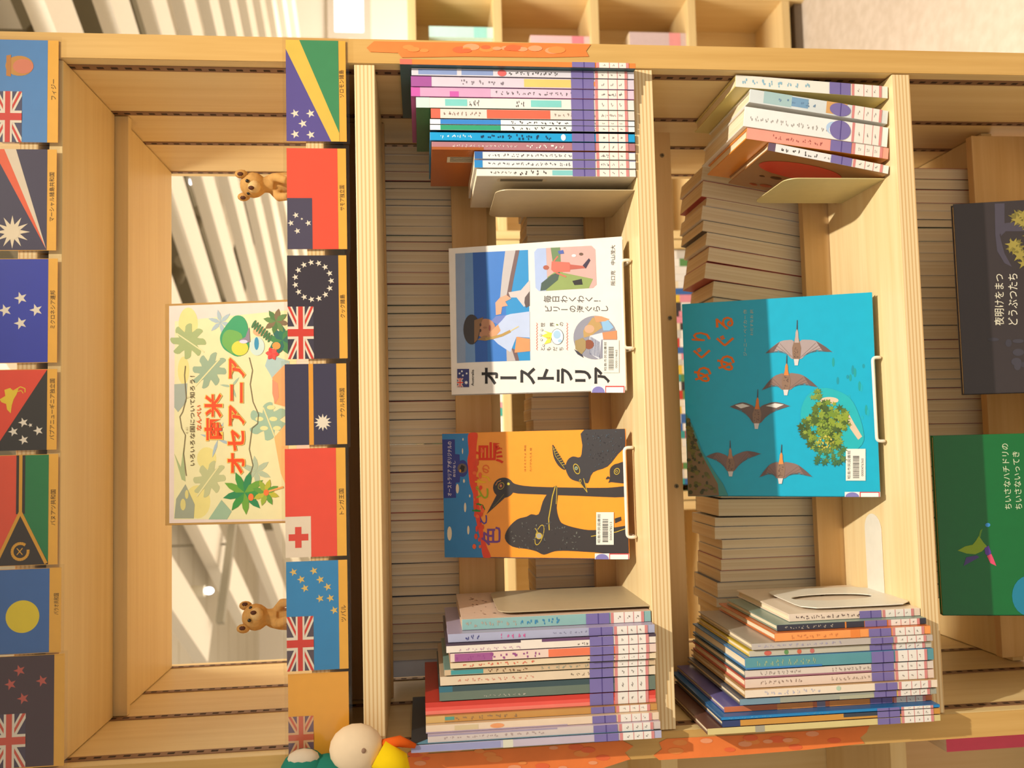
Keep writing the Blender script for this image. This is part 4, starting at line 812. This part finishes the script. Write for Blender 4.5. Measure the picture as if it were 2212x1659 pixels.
for nm, d, w0, w1, h0, h1, z, where, (l0, l1), seed, xa, xb in ROWS:
    R = rr(seed); x = xa; k = 0
    while True:
        w_ = R.uniform(w0, w1); f = (xa - x) / (xa - xb)
        if 'rear row behind the lower' in where: lean = .17 * max(0, min(1, 1.25 - 1.6 * f)) + .0
        else: lean = R.uniform(l0, l1) * .4
        st = w_ / math.cos(lean) + .0003
        if x - st < xb: break
        x -= st; k += 1
        rear_book(nm, '%s showing its page edges, %s from the right, %s' % (nm, nth(k), where), nm + 's, ' + where, x, w_, R.uniform(h0, h1), d, z + w_ * math.sin(lean) + .0005, R.choice(COV), lean)
# ================================================================== FLAG CARDS, SIGN, TOYS
def card(name, label, xa, xb, ya, yb, fn, text=None, ty=None, base='f0b040', yp=-.0035, sleeve=True):
    """laminated card; picture box: xa..xb (top..bottom incl. name strip), ya right .. yb left"""
    O = atY(xb, yb, yp); T = atY(xa, ya, yp); Wd, Hh = T[0] - O[0], T[2] - O[2]; root = tag(empty(name, tuple(O)), label, 'flag card', 'flag cards of Oceania on the board edges')
    U, V = np.array((1., 0, 0)), np.array((0, 0, 1.)); 
    def mp(px, py): p = atY(px, py, yp); return float(p[0] - O[0]), float(p[2] - O[2])
    # shear-free card coordinates from picture fractions
    def fm(x, y): return ((yb - y) / (yb - ya) * Wd, (xb - x) / (xb - xa) * Hh)
    b = MB(); b.box((0, 0, 0), (Wd, .0006, Hh), mat(base, .4, .35, coat=.3)); a = Art(b, fm, y0=0.); fn(a)
    if text: a.text(text, xb - 15.5, xb - 4.5, ty[1], ty[0], '5a4420', 2)
    b.build('printed_card', root)
    if sleeve:
        b = MB(); m = .0042; b.box((-m, -.0022, -m * 1.1), (Wd + m, -.0018, Hh + m), CLEAR); b.build('laminate_sleeve', root)
    return root
WH, NV = 'eee0d0', '3f3552'
def st(a, pts, r, col=WH, L=2, n=5, inner=.4):
    for x, y in pts: a.starP(a.mp(x, y), r, col, L, n, inner)
def rc(a, x0, x1, y0, y1, col, L=1): a.px([(x0, y0), (x1, y0), (x1, y1), (x0, y1)], col, L)
def f_fiji(a):
    rc(a, -12, 102, 85, 308, '4e86c8'); union_jack(a, -12, 48, 198, 308, 2); a.ell(42, 142, 30, 22, 'c88c3c', 2); a.ell(50, 143, 22, 16, 'd87c60', 3); a.px([(14, 120), (24, 118), (24, 166), (14, 164)], 'c07c34', 3)
def f_marshall(a):
    rc(a, -12, 101, 322, 540, NV); a.px([(-12, 322), (9, 322), (100, 538)], 'ee6038', 2); a.px([(9, 322), (34, 322), (100, 538)], 'e6d2bc', 2); a.px([(-12, 330), (-12, 322), (-2, 322), (100, 538)], 'ee6038', 2); a.ell(28, 501, 16, 16, 'f0dcc0', 3); st(a, [(28, 501)], .022, 'f0dcc0', 2, 12, .45)
def f_micronesia(a): rc(a, -12, 103, 560, 782, '2c38b0'); st(a, [(45, 644), (12, 670), (78, 670), (45, 698)], .0085)
def f_png(a):
    rc(a, -12, 101, 800, 971, '2c2420'); a.px([(-12, 800), (101, 800), (-12, 971)], 'e84428', 2)
    a.px([(0, 862), (12, 855), (10, 842), (22, 838), (30, 845), (40, 840), (36, 852), (30, 862), (26, 875), (24, 892), (16, 884), (14, 872), (4, 868)], 'eec828', 3); a.line([(28, 845), (44, 836), (54, 840), (54, 848)], 2, 'eec828', 3); a.line([(30, 848), (46, 844), (50, 850)], 1.5, 'eec828', 3)
    st(a, [(51, 912), (30, 931), (83, 930), (52, 949)], .0065, WH, 3); st(a, [(66, 918)], .003, WH, 3)
def f_vanuatu(a):
    rc(a, -12, 45, 985, 1218, 'e85030'); rc(a, 45, 104, 985, 1218, '1c7c44'); K2, Y2 = '33241c', 'e0a028'
    rc(a, 35, 54, 985, 1110, K2, 2); a.px([(44, 1100), (104, 1214), (104, 1218), (-12, 1218), (-12, 1216)], K2, 2); rc(a, 41, 48, 985, 1108, Y2, 3)
    a.line([(44.5, 1106), (100, 1216)], 7, Y2, 3); a.line([(44.5, 1106), (-6, 1212)], 7, Y2, 3)
    a.line([(45 + 17 * math.cos(t), 1189 + 17 * math.sin(t)) for t in np.linspace(-.2, 5.4, 22)], 6, Y2, 4); a.line([(38, 1182), (50, 1196)], 2, Y2, 4); a.line([(50, 1182), (38, 1196)], 2, Y2, 4)
def f_palau(a): rc(a, -12, 106, 1232, 1408, '3f6cb4'); a.ell(49, 1331, 36, 34, 'ecd028', 2, None, 36)
def f_nz(a):
    rc(a, -12, 116, 1420, 1652, '4a2f38'); union_jack(a, -14, 56, 1540, 1652, 2, '4c3a50', 'd8523c'); st(a, [(42, 1450), (23, 1478), (90, 1474), (50, 1509)], .0075, 'c85a4c')
top = [('flag_card', 'light blue flag card with a crest, at the right of the top row', 'フィジー', f_fiji, 85, 308, 125, (170, 215)),
 ('flag_card', 'navy flag card with orange and white rays, in the top row', 'マーシャル諸島共和国', f_marshall, 322, 541, 121, (372, 478)),
 ('flag_card', 'blue flag card with four white stars, in the top row', 'ミクロネシア連邦', f_micronesia, 559, 783, 123, (628, 710)),
 ('flag_card', 'red and black flag card with a yellow bird, in the top row', 'パプアニューギニア独立国', f_png, 799, 971, 122, (820, 950)),
 ('flag_card', 'red and green flag card with a yellow letter-Y band, in the top row', 'バヌアツ共和国', f_vanuatu, 984, 1219, 124, (1060, 1136)),
 ('flag_card', 'blue flag card with a yellow disc, in the top row', 'パラオ共和国', f_palau, 1231, 1409, 131, (1285, 1330)),
 ('flag_card', 'dark flag card with red stars, at the left of the top row', None, f_nz, 1419, 1654, 138, None)]
for nm, lb, tx, fn, ya, yb, xb, ty in top: card(nm, lb, -12, xb, ya, yb, fn, tx, ty)
def f_solomon(a):
    rc(a, 617, 733, 86, 306, '5a4c9c'); a.px([(645, 86), (733, 86), (733, 290)], '3a8c5c', 2); a.px([(617, 86), (647, 86), (733, 288), (733, 306), (715, 306), (617, 106)], 'e4c050', 3); st(a, [(636, 246), (670, 246), (653, 268), (636, 291), (670, 292)], .0062, WH, 2)
def f_samoa(a): rc(a, 619, 731, 320, 538, 'f04e34'); rc(a, 619, 674, 428, 538, '48405c', 2); st(a, [(638, 465), (627, 482), (665, 482), (641, 499)], .0045, WH, 3); st(a, [(651, 473)], .002, WH, 3)
def f_cook(a):
    rc(a, 620, 733, 552, 774, '2f2434'); union_jack(a, 620, 677, 662, 774, 2, '3c3448')
    st(a, [(677 + 40 * math.cos(2 * PI * k / 15), 607 + 40 * math.sin(2 * PI * k / 15)) for k in range(15)], .0045)
def f_nauru(a): rc(a, 615, 728, 787, 959, '363050'); rc(a, 667, 677, 787, 959, 'eca030', 2); st(a, [(697, 912)], .0115, WH, 2, 12, .55)
def f_tonga(a): rc(a, 615, 728, 970, 1200, 'ee4a34'); rc(a, 615, 671, 1114, 1200, 'ecd8c4', 2); rc(a, 636, 650, 1136, 1180, 'e04434', 3); rc(a, 622, 665, 1151, 1165, 'e04434', 3)
def f_tuvalu(a):
    rc(a, 618, 733, 1214, 1444, '2f86c4'); union_jack(a, 618, 677, 1330, 1444, 2, '5a4a58')
    st(a, [(634, 1236), (651, 1252), (659, 1271), (679, 1235), (693, 1254), (709, 1270), (692, 1294), (715, 1294), (723, 1320)], .0055, 'e4bc68')
def f_niue(a): rc(a, 622, 755, 1457, 1632, 'f4ac3c'); union_jack(a, 622, 677, 1545, 1632, 2, '7c6070', 'd86a50', 'e8b48c')
second = [('flag_card', 'green and purple flag card with a yellow diagonal, at the right of the lower row', 'ソロモン諸島', f_solomon, 86, 306, 749, (150, 210), 617),
 ('flag_card', 'red flag card with a navy starred corner, in the lower row', 'サモア独立国', f_samoa, 320, 538, 750, (400, 455), 619),
 ('flag_card', 'dark flag card with a ring of white stars, in the lower row', 'クック諸島', f_cook, 552, 774, 751, (637, 687), 620),
 ('flag_card', 'navy flag card with one yellow stripe and a white sunburst, in the lower row', 'ナウル共和国', f_nauru, 787, 959, 750, (840, 902), 615),
 ('flag_card', 'red flag card with a red cross on a white corner, in the lower row', 'トンガ王国', f_tonga, 970, 1200, 749, (1058, 1112), 615),
 ('flag_card', 'light blue flag card with nine yellow stars, in the lower row', 'ツバル', f_tuvalu, 1214, 1444, 753, (1310, 1345), 618),
 ('flag_card', 'yellow flag card with a faded corner cross, at the left of the lower row', None, f_niue, 1457, 1632, 755, None, 622)]
for nm, lb, tx, fn, ya, yb, xb, ty, xa in second: card(nm, lb, xa, xb, ya, yb, fn, tx, ty)
# ---- orange paper banners on the posts
def banner(label, px, sign, yp=-.0022):
    O = atY(*px[0], yp); root = empty('paper_banner', tuple(O)); tag(root, label, 'paper banner'); b = MB()
    P = [atY(x, y, yp) - O for x, y in px]; b.face([(p[0], 0, p[2]) for p in P], mat('f2803c', .7, var=.12, nscale=40)); b.face([(p[0], .0004, p[2]) for p in reversed(P)], mat('f2803c', .7, var=.12, nscale=40))
    R = rr(int(px[0][0])); xs = [q[0] for q in px]; ys = [q[1] for q in px]
    for k in range(int((max(xs) - min(xs)) / 26)):
        x = R.uniform(min(xs) + 40, max(xs) - 60); y = R.uniform(min(ys) + 12, max(ys) - 14); s = R.uniform(6, 13)
        q = [atY(x + s * 1.5 * math.cos(t), y + s * .6 * math.sin(t), yp - .0002 - .00002 * k) - O for t in np.linspace(0, 2 * PI, 12, endpoint=False)]; b.face([(p[0], p[1], p[2]) for p in q], mat(['f09048', 'ee6c3c', 'f4a070'][k % 3], .7))
    b.build('banner_sheet', root)
banner('orange paper banner stuck along the right-hand post', [(792, 103), (808, 89), (860, 90), (1000, 92), (1150, 93), (1276, 96), (1266, 110), (1272, 122), (1180, 124), (1000, 122), (868, 124), (860, 114), (800, 112)], 1)
banner('orange paper banner on the left-hand post below the plush bird', [(868, 1640), (900, 1630), (1100, 1617), (1345, 1600), (1368, 1612), (1350, 1626), (1362, 1640), (1300, 1660), (1000, 1680), (860, 1680), (850, 1662)], -1)
banner('orange paper banner on the left-hand post beside the lower shelf', [(1424, 1604), (1440, 1596), (1600, 1588), (1760, 1578), (1878, 1568), (1872, 1582), (1858, 1594), (1868, 1606), (1740, 1620), (1560, 1634), (1424, 1642), (1412, 1632), (1430, 1618)], -1)
# ---- the sign
OY, TY = .028, .062
SO = np.array((atY(657, 1134, OY)[0], OY, .4572)); ST = atY(358, 1132, TY); SR = atY(360, 678, TY)
V = np.array((0, ST[1] - SO[1], ST[2] - SO[2])); SH_ = np.linalg.norm(V); V /= SH_; U = np.array((1., 0, 0)); SW = float(SR[0] - ST[0]) + .016
SO = np.array((ST[0] - .002, OY, .4586))
sg = tag(empty('display_sign'), 'yellow tropical-leaf sign about South America and Oceania standing behind the flag cards', 'sign'); sg.matrix_world = frame(SO, U, V)
b = MB(); b.box((0, .0012, 0), (SW, .007, SH_), mat('b88a48', .7)); b.build('backing_board', sg, bevel=.0006)
mb = MB(); a = Art(mb, plane_map(SO, U, V), y0=.001); a.rectuv(.003, 0, SW - .003, SH_ - .006, 'e6cdbc', 0); 
A_ = crop(340, 640, 300 / 1914.); B_ = crop(340, 880, 300 / 1843.)
a.px([(377, 694), (640, 668), (640, 1122), (375, 1122)], 'e8d8a0', 1)
for q in ((400, 690, 30, 60), (390, 790, 18, 50), (420, 1100, 40, 60), (440, 980, 30, 40), (560, 1080, 40, 30)): a.ell(q[0] + 6, q[1] + (10 if q[1] < 1000 else -16), q[2] * .7, q[3] * .6, 'e5d07c', 1 if q[0] > 430 else 1, None, 20)
G1, G2, G3, BL = 'a8b078', '9ab08c', 'b4b888', 'a8b4b4'
def monstera(cx, cy, r, ang, col, L=2, n=7, squash=.8):
    pts = []
    for k in range(n * 4):
        t = 2 * PI * k / (n * 4); rr_ = r * (1 if k % 4 in (1, 2) else (.86 if k % 4 == 0 else .55)); x, y = rr_ * math.cos(t), rr_ * squash * math.sin(t)
        pts.append((cx + x * math.cos(ang) - y * math.sin(ang), cy + x * math.sin(ang) + y * math.cos(ang)))
    a.px(smooth(pts, 2), col, L); a.line([(cx - r * .8 * math.cos(ang), cy - r * .8 * math.sin(ang)), (cx + r * 1.1 * math.cos(ang), cy + r * 1.1 * math.sin(ang))], r * .07, 'e4d494', L + 1)
def palm(cx, cy, r, cols, L=2, n=7, a0=0., wd=.2):
    for k in range(n):
        t = a0 + 2 * PI * k / n; c_, s_ = math.cos(t), math.sin(t); w_ = r * wd
        a.px([(cx, cy), (cx + r * .35 * c_ - w_ * s_, cy + r * .35 * s_ + w_ * c_), (cx + r * .7 * c_ - w_ * .8 * s_, cy + r * .7 * s_ + w_ * .8 * c_), (cx + r * c_, cy + r * s_), (cx + r * .7 * c_ + w_ * .8 * s_, cy + r * .7 * s_ - w_ * .8 * c_), (cx + r * .35 * c_ + w_ * s_, cy + r * .35 * s_ - w_ * c_)], cols[k % len(cols)], L)
monstera(406, 737, 38, .6, 'a2aa68', 2, 8, 1.0); monstera(452, 800, 42, 2.3, '98a884', 2, 8, .8); palm(476, 696, 28, [BL], 2, 6, .3, .16); monstera(452, 1035, 42, 2.2, 'bcb880', 2, 8, .75)
a.px([(376, 830), (404, 828), (402, 868), (384, 890), (376, 880)], 'a4a894', 2); a.px([(400, 1046), (420, 1090), (418, 1120), (376, 1120), (380, 1078)], '9c9c80', 2); a.ell(395, 1090, 6, 13, 'd8c474', 3, None, 10); a.ell(403, 1068, 4, 10, 'd8c474', 3, None, 10)
monstera(580, 910, 40, 1.2, '9cb494', 2, 6, 1.1)
for q in ((560, 905), (585, 880), (590, 905), (570, 925), (598, 925)): a.ell(q[0], q[1], 9, 5, 'e0d690', 3, None, 10)
palm(553, 1018, 34, ['b0b894'], 2, 6, .4, .18); a.px([(376, 980), (392, 1036), (400, 1040), (396, 966), (390, 1010)], G1, 2); palm(500, 835, 26, ['a4b494'], 2, 3, 1.2, .1); a.px([(450, 1122), (478, 1080), (500, 1105), (490, 1122)], G2, 2)
a.px([(585, 812), (600, 850), (625, 820), (625, 780), (580, 765), (572, 790)], 'a8bcb4', 2); palm(470, 950, 40, [BL], 2, 4, .3, .08)
a.px([(588, 815), (612, 790), (622, 785), (622, 880), (592, 872), (590, 840)], 'f09c5c', 3); a.px([(588, 820), (600, 828), (602, 858), (594, 872), (588, 850)], 'd88c64', 4); a.px([(592, 945), (622, 910), (622, 1060), (606, 1022)], 'f0b068', 3)
a.px(smooth([(508, 682), (495, 694), (478, 718), (475, 735), (482, 752), (495, 762), (512, 770), (530, 764), (538, 748), (536, 722), (534, 700), (524, 684)]), '2c9458', 3); a.px(smooth([(482, 722), (495, 712), (520, 720), (522, 738), (505, 764), (490, 755), (480, 742)]), '6ca440', 4); a.ell(518, 752, 18, 16, 'd4cc38', 5); a.px([(514, 736), (530, 728), (538, 706), (540, 738), (530, 742)], '8c7880', 6); a.ell(526, 738, 9, 4, 'd8ccd8', 7, None, 12)
a.ell(555, 748, 16, 20, 'c8d4c4', 4); a.ell(554, 742, 5, 14, '2c88a8', 5, None, 12); a.ell(560, 716, 14, 10, 'eca470', 4)
for k in range(8): a.ell(548 + k * 5, 700 + k * 4.4, 3, 10, '3c6c34', 5, None, 8, .5)
palm(596, 694, 28, ['7a6038', '5c7c38', '48702c'], 5, 8, .2, .22); palm(610, 735, 32, ['1c6c48', '3c7c38', '206050'], 4, 9, .5, .25); palm(588, 764, 15, ['d83428', 'e04838'], 6, 6, .1, .35); a.ell(597, 747, 9, 8, 'ec9038', 7); 
palm(528, 1064, 48, ['3c8c38', '2c8048', '6c9c30'], 3, 9, .1, .17); palm(574, 1064, 30, ['b8b030', '5c9434', '98a830'], 4, 8, .3, .2); a.ell(542, 1074, 6, 8, 'ee7430', 5, None, 12); a.ell(575, 1064, 6, 7, 'ee7030', 6, None, 12); a.line([(578, 1062), (612, 1052)], 4, 'e89c50', 5)
FR = '7c6c48'
for pts in ([(402, 1028), (396, 980), (400, 940), (392, 925), (388, 900), (394, 890), (402, 860), (398, 810), (400, 790)], [(540, 1026), (546, 1005), (538, 970), (544, 925), (556, 915), (558, 895), (546, 868), (540, 830), (545, 800), (538, 772)]): a.line(pts, 1.6, FR, 4)
a.text('いろいろな国について知ろう！', 409.5, 420.5, 1006, 812, '55401c', 5, None, .008); a.text('なんべい', 424, 434.5, 930, 875, 'e0581c', 5, None, .02); a.text('くに', 401, 406, 937, 922, '6c5828', 5); a.text('し', 403, 407, 860, 856, '6c5828', 5)
for t, x0, x1, y0, y1 in (('南米', 442, 480, 951, 850), ('オセアニア', 492, 529, 1024, 773)):
    a.text(t, x0 - 2, x1 + 2, y0 + 2, y1 - 2, 'f6bc50', 5, None, .05); a.text(t, x0, x1, y0, y1, 'e84c14', 6, None, .028)
mb.build('sign_print', sg)
# ---- plush koalas on the board behind the flags
def koala(label, hx, hy, flip, Yk=.15):
    hp = atY(hx, hy, Yk); z0 = .4568; H = float(hp[2] - z0); root = tag(empty('koala_toy', (float(hp[0]), Yk, z0), (0, 0, -1.0 * flip)), label, 'plush toy', 'clip-on koalas beside the sign')
    s = flip; fur = mat('cf9e5c', .95, .1, var=.18, nscale=160); pale = mat('e2bc80', .95, .1, var=.12, nscale=160); dk = mat('5a3220', .7)
    b = MB(); r = .0195
    b.ball((0, 0, H), (r * 1.05, r, r), fur, 16); b.ball((.012 * -s, 0, H * .50), (.018, .0165, H * .42), fur, 16)
    b.tube([(0, 0, H * .9), (-.004 * s, 0, H * .7)], [.011, .013], fur, 12)
    b.tube([(-.004 * s, -.010, H * .70), (.014 * s, -.016, H * .60), (.024 * s, -.014, H * .44)], [.0075, .007, .006], fur, 10); b.tube([(-.004 * s, .010, H * .70), (.014 * s, .014, H * .60), (.024 * s, .010, H * .44)], [.0075, .007, .006], fur, 10)
    b.tube([(-.008 * s, -.008, H * .22), (.012 * s, -.014, .013), (.032 * s, -.014, .011)], [.013, .0105, .0085], fur, 10); b.tube([(-.008 * s, .008, H * .22), (.012 * s, .012, .013), (.032 * s, .012, .011)], [.013, .0105, .0085], fur, 10); b.ball((-.012 * s, 0, .018), (.02, .017, .018), fur, 14)
    body = b.build('body', root); m = body.modifiers.new('join', 'REMESH'); m.mode = 'VOXEL'; m.voxel_size = .0016; m.use_smooth_shade = True; sm = body.modifiers.new('smooth', 'SMOOTH'); sm.iterations = 4
    for q in (-1, 1):
        b = MB(); b.ball((.002 * s, q * .0175, H + .0155), (.0085, .0065, .0095), fur, 12); e = b.build('ear', root); b = MB(); b.ball((.0076 * s, q * .0180 - .001, H + .0155), (.0035, .0035, .005), dk, 10); b.build('inner_ear', e)
        b = MB(); b.ball((.0168 * s, q * .0095 - .002, H + .005), .0028, mat('1e1410', .2, .6), 10); b.build('eye', root)
        b = MB(); b.ball((.034 * s, q * .013, .013), (.004, .008, .010), dk, 12); b.build('foot_pad', root)
    b = MB(); b.ball((.0150 * s, -.002, H - .004), (.0095, .010, .0095), pale, 12); mz = b.build('muzzle', root); b = MB(); b.ball((.0240 * s, -.003, H - .001), (.003, .0032, .0045), dk, 10); b.build('nose', root)
    b = MB(); b.ball((.004 * s, -.0125, H * .50), (.010, .004, H * .20), pale, 12); b.build('belly_patch', root)
    return root
koala('small brown koala toy at the right of the tropical sign', 547, 400, -1); koala('small brown koala toy at the left of the tropical sign', 552, 1333, 1)
# ---- plush bird hooked on the left post
p = atY(775, 1640, -.03); root = tag(empty('plush_bird', (float(p[0]), -.032, float(p[2]) - .03)), 'cream-headed plush bird with yellow beak and green body on the left post', 'plush toy')
cr, gn, yl, og = mat('ecd0aa', .95, .1), mat('2c7c68', .95, .1), mat('f0c814', .9, .1), mat('e0601c', .9, .1)
b = MB(); b.ball((-.012, 0, .098), (.03, .024, .03), gn, 18); b.ball((-.02, 0, .07), (.03, .024, .04), gn, 16); body = b.build('body', root)
b = MB(); b.ball((.016, -.006, .032), (.031, .024, .034), cr, 18); b.build('head', root)
b = MB(); b.tube([(.010, -.012, .004), (-.004, -.016, -.020), (-.024, -.012, -.034)], [.018, .017, .004], yl, 14); b.build('beak', root)
b = MB(); b.tube([(.020, -.008, .000), (.022, -.006, -.022), (.014, -.004, -.042)], [.006, .007, .003], og, 10); b.build('crest', root)
b = MB(); b.ball((.020, -.0275, .022), (.0035, .002, .0035), mat('9a7860', .8), 10); b.build('eye', root)
for q in (-1, 1):
    b = MB(); b.ball((-.018 + .026 * q, -.006, .098), (.012, .012, .02), mat('d8c4a8', .95, .1), 12); b.build('wing', root)
# ================================================================== BACKGROUND CASES
def far_case(label, x0, x1, yf, zs, ztop, d=.28, th=.03, nm='bookcase'):
    root = tag(empty(nm, ((x0 + x1) / 2, yf, FLOOR)), label, 'bookcase', 'low bookcases across the aisle' if yf > 1 else None); c = (x0 + x1) / 2
    def bd(n, lo, hi, m): b = MB(); b.box((lo[0] - c, lo[1] - yf, lo[2] - FLOOR), (hi[0] - c, hi[1] - yf, hi[2] - FLOOR), m); return b.build(n, root, bevel=.001)
    bd('side_panel', (x0, yf, FLOOR), (x0 + th, yf + d, ztop), W_Z); bd('side_panel', (x1 - th, yf, FLOOR), (x1, yf + d, ztop), W_Z); bd('back_panel', (x0 + th, yf + d - .012, FLOOR), (x1 - th, yf + d, ztop), W_Z)
    for z in zs: bd('shelf', (x0 + th, yf + .001, z - th), (x1 - th, yf + d - .013, z), W_X)
    bd('plinth', (x0 + th, yf + .02, FLOOR), (x1 - th, yf + d - .013, FLOOR + .03), mat('7a6a58', .7)); return root
FY = 1.88; FZ = [zat(q, FY, 40) for q in (880, 1066, 1276, 1486, 1690)]; FT = FZ[0] + .0
far_case('pale low bookcase across the aisle, seen past the right-hand post', .652, 1.585, FY, FZ, FT); far_case('low bookcase across the aisle directly behind the middle shelf', -.29, .648, FY, FZ, FT); far_case('low bookcase across the aisle behind the left-hand books', -1.232, -.294, FY, FZ, FT)
def plain_book(label, group, x, w, h, d, y, z, col, band):
    b = MB(); b.box((0, 0, 0), (w, d, h), mat(col, .45), faces={'t': PAGES}); b.face([(0, -.0004, h * .1), (w, -.0004, h * .1), (w, -.0004, h * .3), (0, -.0004, h * .3)], mat(band, .5)); o = b.build('book'); o.location = (x, y, z); return tag(o, label, 'book', group)
R = rr(77); CN = [('white', 'ece6dc'), ('white', 'e8e2d8'), ('cream', 'ece0c8'), ('white', 'f2eee6'), ('grey', 'c8c4bc'), ('red', 'c84034'), ('teal', '3c9c98'), ('blue', '3c68a8'), ('cream', 'e8d8b8'), ('yellow', 'e4c048'), ('pink', 'e090a0'), ('white', 'e6e2dc'), ('dark', '3c3638'), ('white', 'f0ece4'), ('green', '5c8c50')]
for ci, (xa, xb, cn) in enumerate(((-.258, .615, 'middle'),)):
    for zi, (z, rown) in enumerate(((FZ[1], 'second shelf'), (FZ[2], 'third shelf'), (FZ[3], 'fourth shelf'))):
        x = xb; k = 0
        while True:
            w_ = R.uniform(.018, .034)
            if x - w_ < xa: break
            x -= w_ + .0006; k += 1; n_, c_ = CN[R.randrange(len(CN))]
            plain_book('%s-spined book, %s from the right on the %s of the %s low bookcase' % (n_, nth(k), rown, cn), 'books on the %s of the %s low bookcase' % (rown, cn), x, w_, R.uniform(.19, .26), .18, FY + .02, z + .0004, c_, R.choice(CN)[1])
for lb, pz, z, col, band, wn, h in (('mint-coloured book lying forward on the second shelf of the right low bookcase', 55, FZ[1], 'c8ece4', 'a0e0d8', .04, .232), ('white and pink book on the third shelf of the right low bookcase', 70, FZ[2], 'f0c4c8', 'ee8c9c', .045, .22), ('pink-topped grey book on the fourth shelf of the right low bookcase', 58, FZ[3], 'd8c0c0', 'f0a0a0', .06, .215)):
    xr = atY(1000, pz, FY + .02)[0]; plain_book(lb, None, xr - wn, wn, h, .2, FY + .03, z + .0004, col, band)
# neighbouring case at the left
NY = .36; NZ = [zat(q, NY, 1640) for q in (900, 1428, 1925)]
nx1 = float(atY(1700, 1598, NY)[0]) + .06
far_case('neighbouring bookcase glimpsed beyond the left-hand post', nx1 - .92, nx1, NY, NZ, .95, nm='bookcase')
for lb, px, z, col, band, w_, h in (('yellow and white book beyond the left-hand post', 1650, NZ[2] - .38, 'ecd48c', 'f0e4cc', .02, .27), ('coral book beyond the left-hand post', 1668, NZ[2] - .38, 'ec6c64', 'f08478', .022, .262), ('crimson book beyond the left-hand post', 1690, NZ[2] - .38, 'e0506c', '44487c', .03, .255), ('brown leaning book beyond the left-hand post', 1640, NZ[1] - .40, '8c5a3c', 'b07850', .02, .3)):
    nxr = (nx1 - .033 if 'leaning' in lb or 'yellow' in lb else nxr) - w_ - .002; xx = nxr; plain_book(lb, None, xx, w_, h, .2, NY + .03, z, col, band)
xa, xb = float(atY(880, 1462, .258)[0]), float(atY(880, 1421, .258)[0]); zt = zat(849, .258, 1440); z_ = zat(1062, RY0) + .0045
plain_book('pale blue-white book beyond the last paperback, upper rear row, middle shelf', None, xa, xb - xa, zt - z_, .105, .258, z_, 'dfe6f4', 'dbe2f0')
# ---- lighting track and spot heads among the slats
tr = tag(empty('lighting_track', (0, 0, 0)), 'grey lighting track hung below the ceiling slats', 'lighting track'); b = MB(); p0 = atZ(510, 1135, 1.66); p1 = atZ(484, 1345, 1.66)
g_ = mat('a39a84', .5); d_ = Vector(p1 - p0); q0, q1 = Vector(p0) - d_ * .6, Vector(p1); n_ = Vector((-d_.y, d_.x, 0)).normalized() * .03
b.box((0, 0, 0), (0, 0, 0), g_); b.v, b.f, b.m, b.sm = [], [], [], []
c8 = [q0 - n_, q1 - n_, q1 + n_, q0 + n_]; bot = [tuple(q) for q in c8]; topv = [(q[0], q[1], q[2] + .05) for q in c8]
for f in ([bot[3], bot[2], bot[1], bot[0]], topv, [bot[0], bot[1], topv[1], topv[0]], [bot[1], bot[2], topv[2], topv[1]], [bot[2], bot[3], topv[3], topv[2]], [bot[3], bot[0], topv[0], topv[3]]): b.face(f, g_)
b.build('track_channel', tr); b = MB(); qm = (q0 + q1) / 2; b.tube([(qm.x, qm.y, 1.71), (qm.x, qm.y, 2.545)], .008, g_, 8); b.build('drop_rod', tr)
for lb, px, py, zz in (('dark spotlight between the slats above the sign, right side', 437, 480, 2.0), ('dark spotlight between the slats left of the bright lamp', 398, 590, 2.0), ('spotlight near the lower end of the ceiling slats', 385, 1330, 2.0), ('small spotlight low among the far slats', 525, 545, 2.05), ('spotlight above the right-hand post', 118, 70, 2.0)):
    p = atZ(px, py, zz); root = tag(empty('spotlight', (float(p[0]), float(p[1]), 2.5495)), lb, 'spotlight', 'spotlights in the ceiling'); gk = mat('8c8064', .5); b = MB(); b.tube([(0, 0, 0), (0, 0, zz - 2.55 + .06)], .012, gk, 8); b.build('stem', root)
    b = MB(); b.tube([(-.03, .06, zz - 2.55 + .07), (.05, -.16, zz - 2.55 - .03)], [.05, .055], gk, 14); b.build('head', root); b = MB(); b.ball((0, 0, zz - 2.55 + .09), .035, mat('6a5c40', .5), 10); b.build('joint', root)
for lb, px, py in (('lit ceiling lamp at the right of the sign', 411, 392), ('lit ceiling lamp at the left of the sign', 455, 1276)):
    p = atZ(px, py, 2.2); root = tag(empty('ceiling_lamp', (float(p[0]), float(p[1]), 2.5495)), lb, 'lamp', 'lit lamps in the ceiling'); b = MB(); b.tube([(0, 0, 0), (0, 0, -.3)], .05, mat('d8ccb0', .5), 14); b.build('housing', root); b = MB(); b.ball((0, 0, -.335), (.03, .03, .04), mat('f4f6ff', .3, emit=6., var=0), 14); b.build('bulb', root)
# long pale duct above the slats
p0, p1 = atZ(548, 430, 2.15), atZ(505, 640, 2.15); b = MB(); b.tube([p0 + (p0 - p1) * .3, p0, p1, p1 + (p1 - p0) * .8], .10, mat('6f6752', .7), 16); o = b.build('air_duct'); tag(o, 'grey round air duct above the ceiling slats', 'duct')
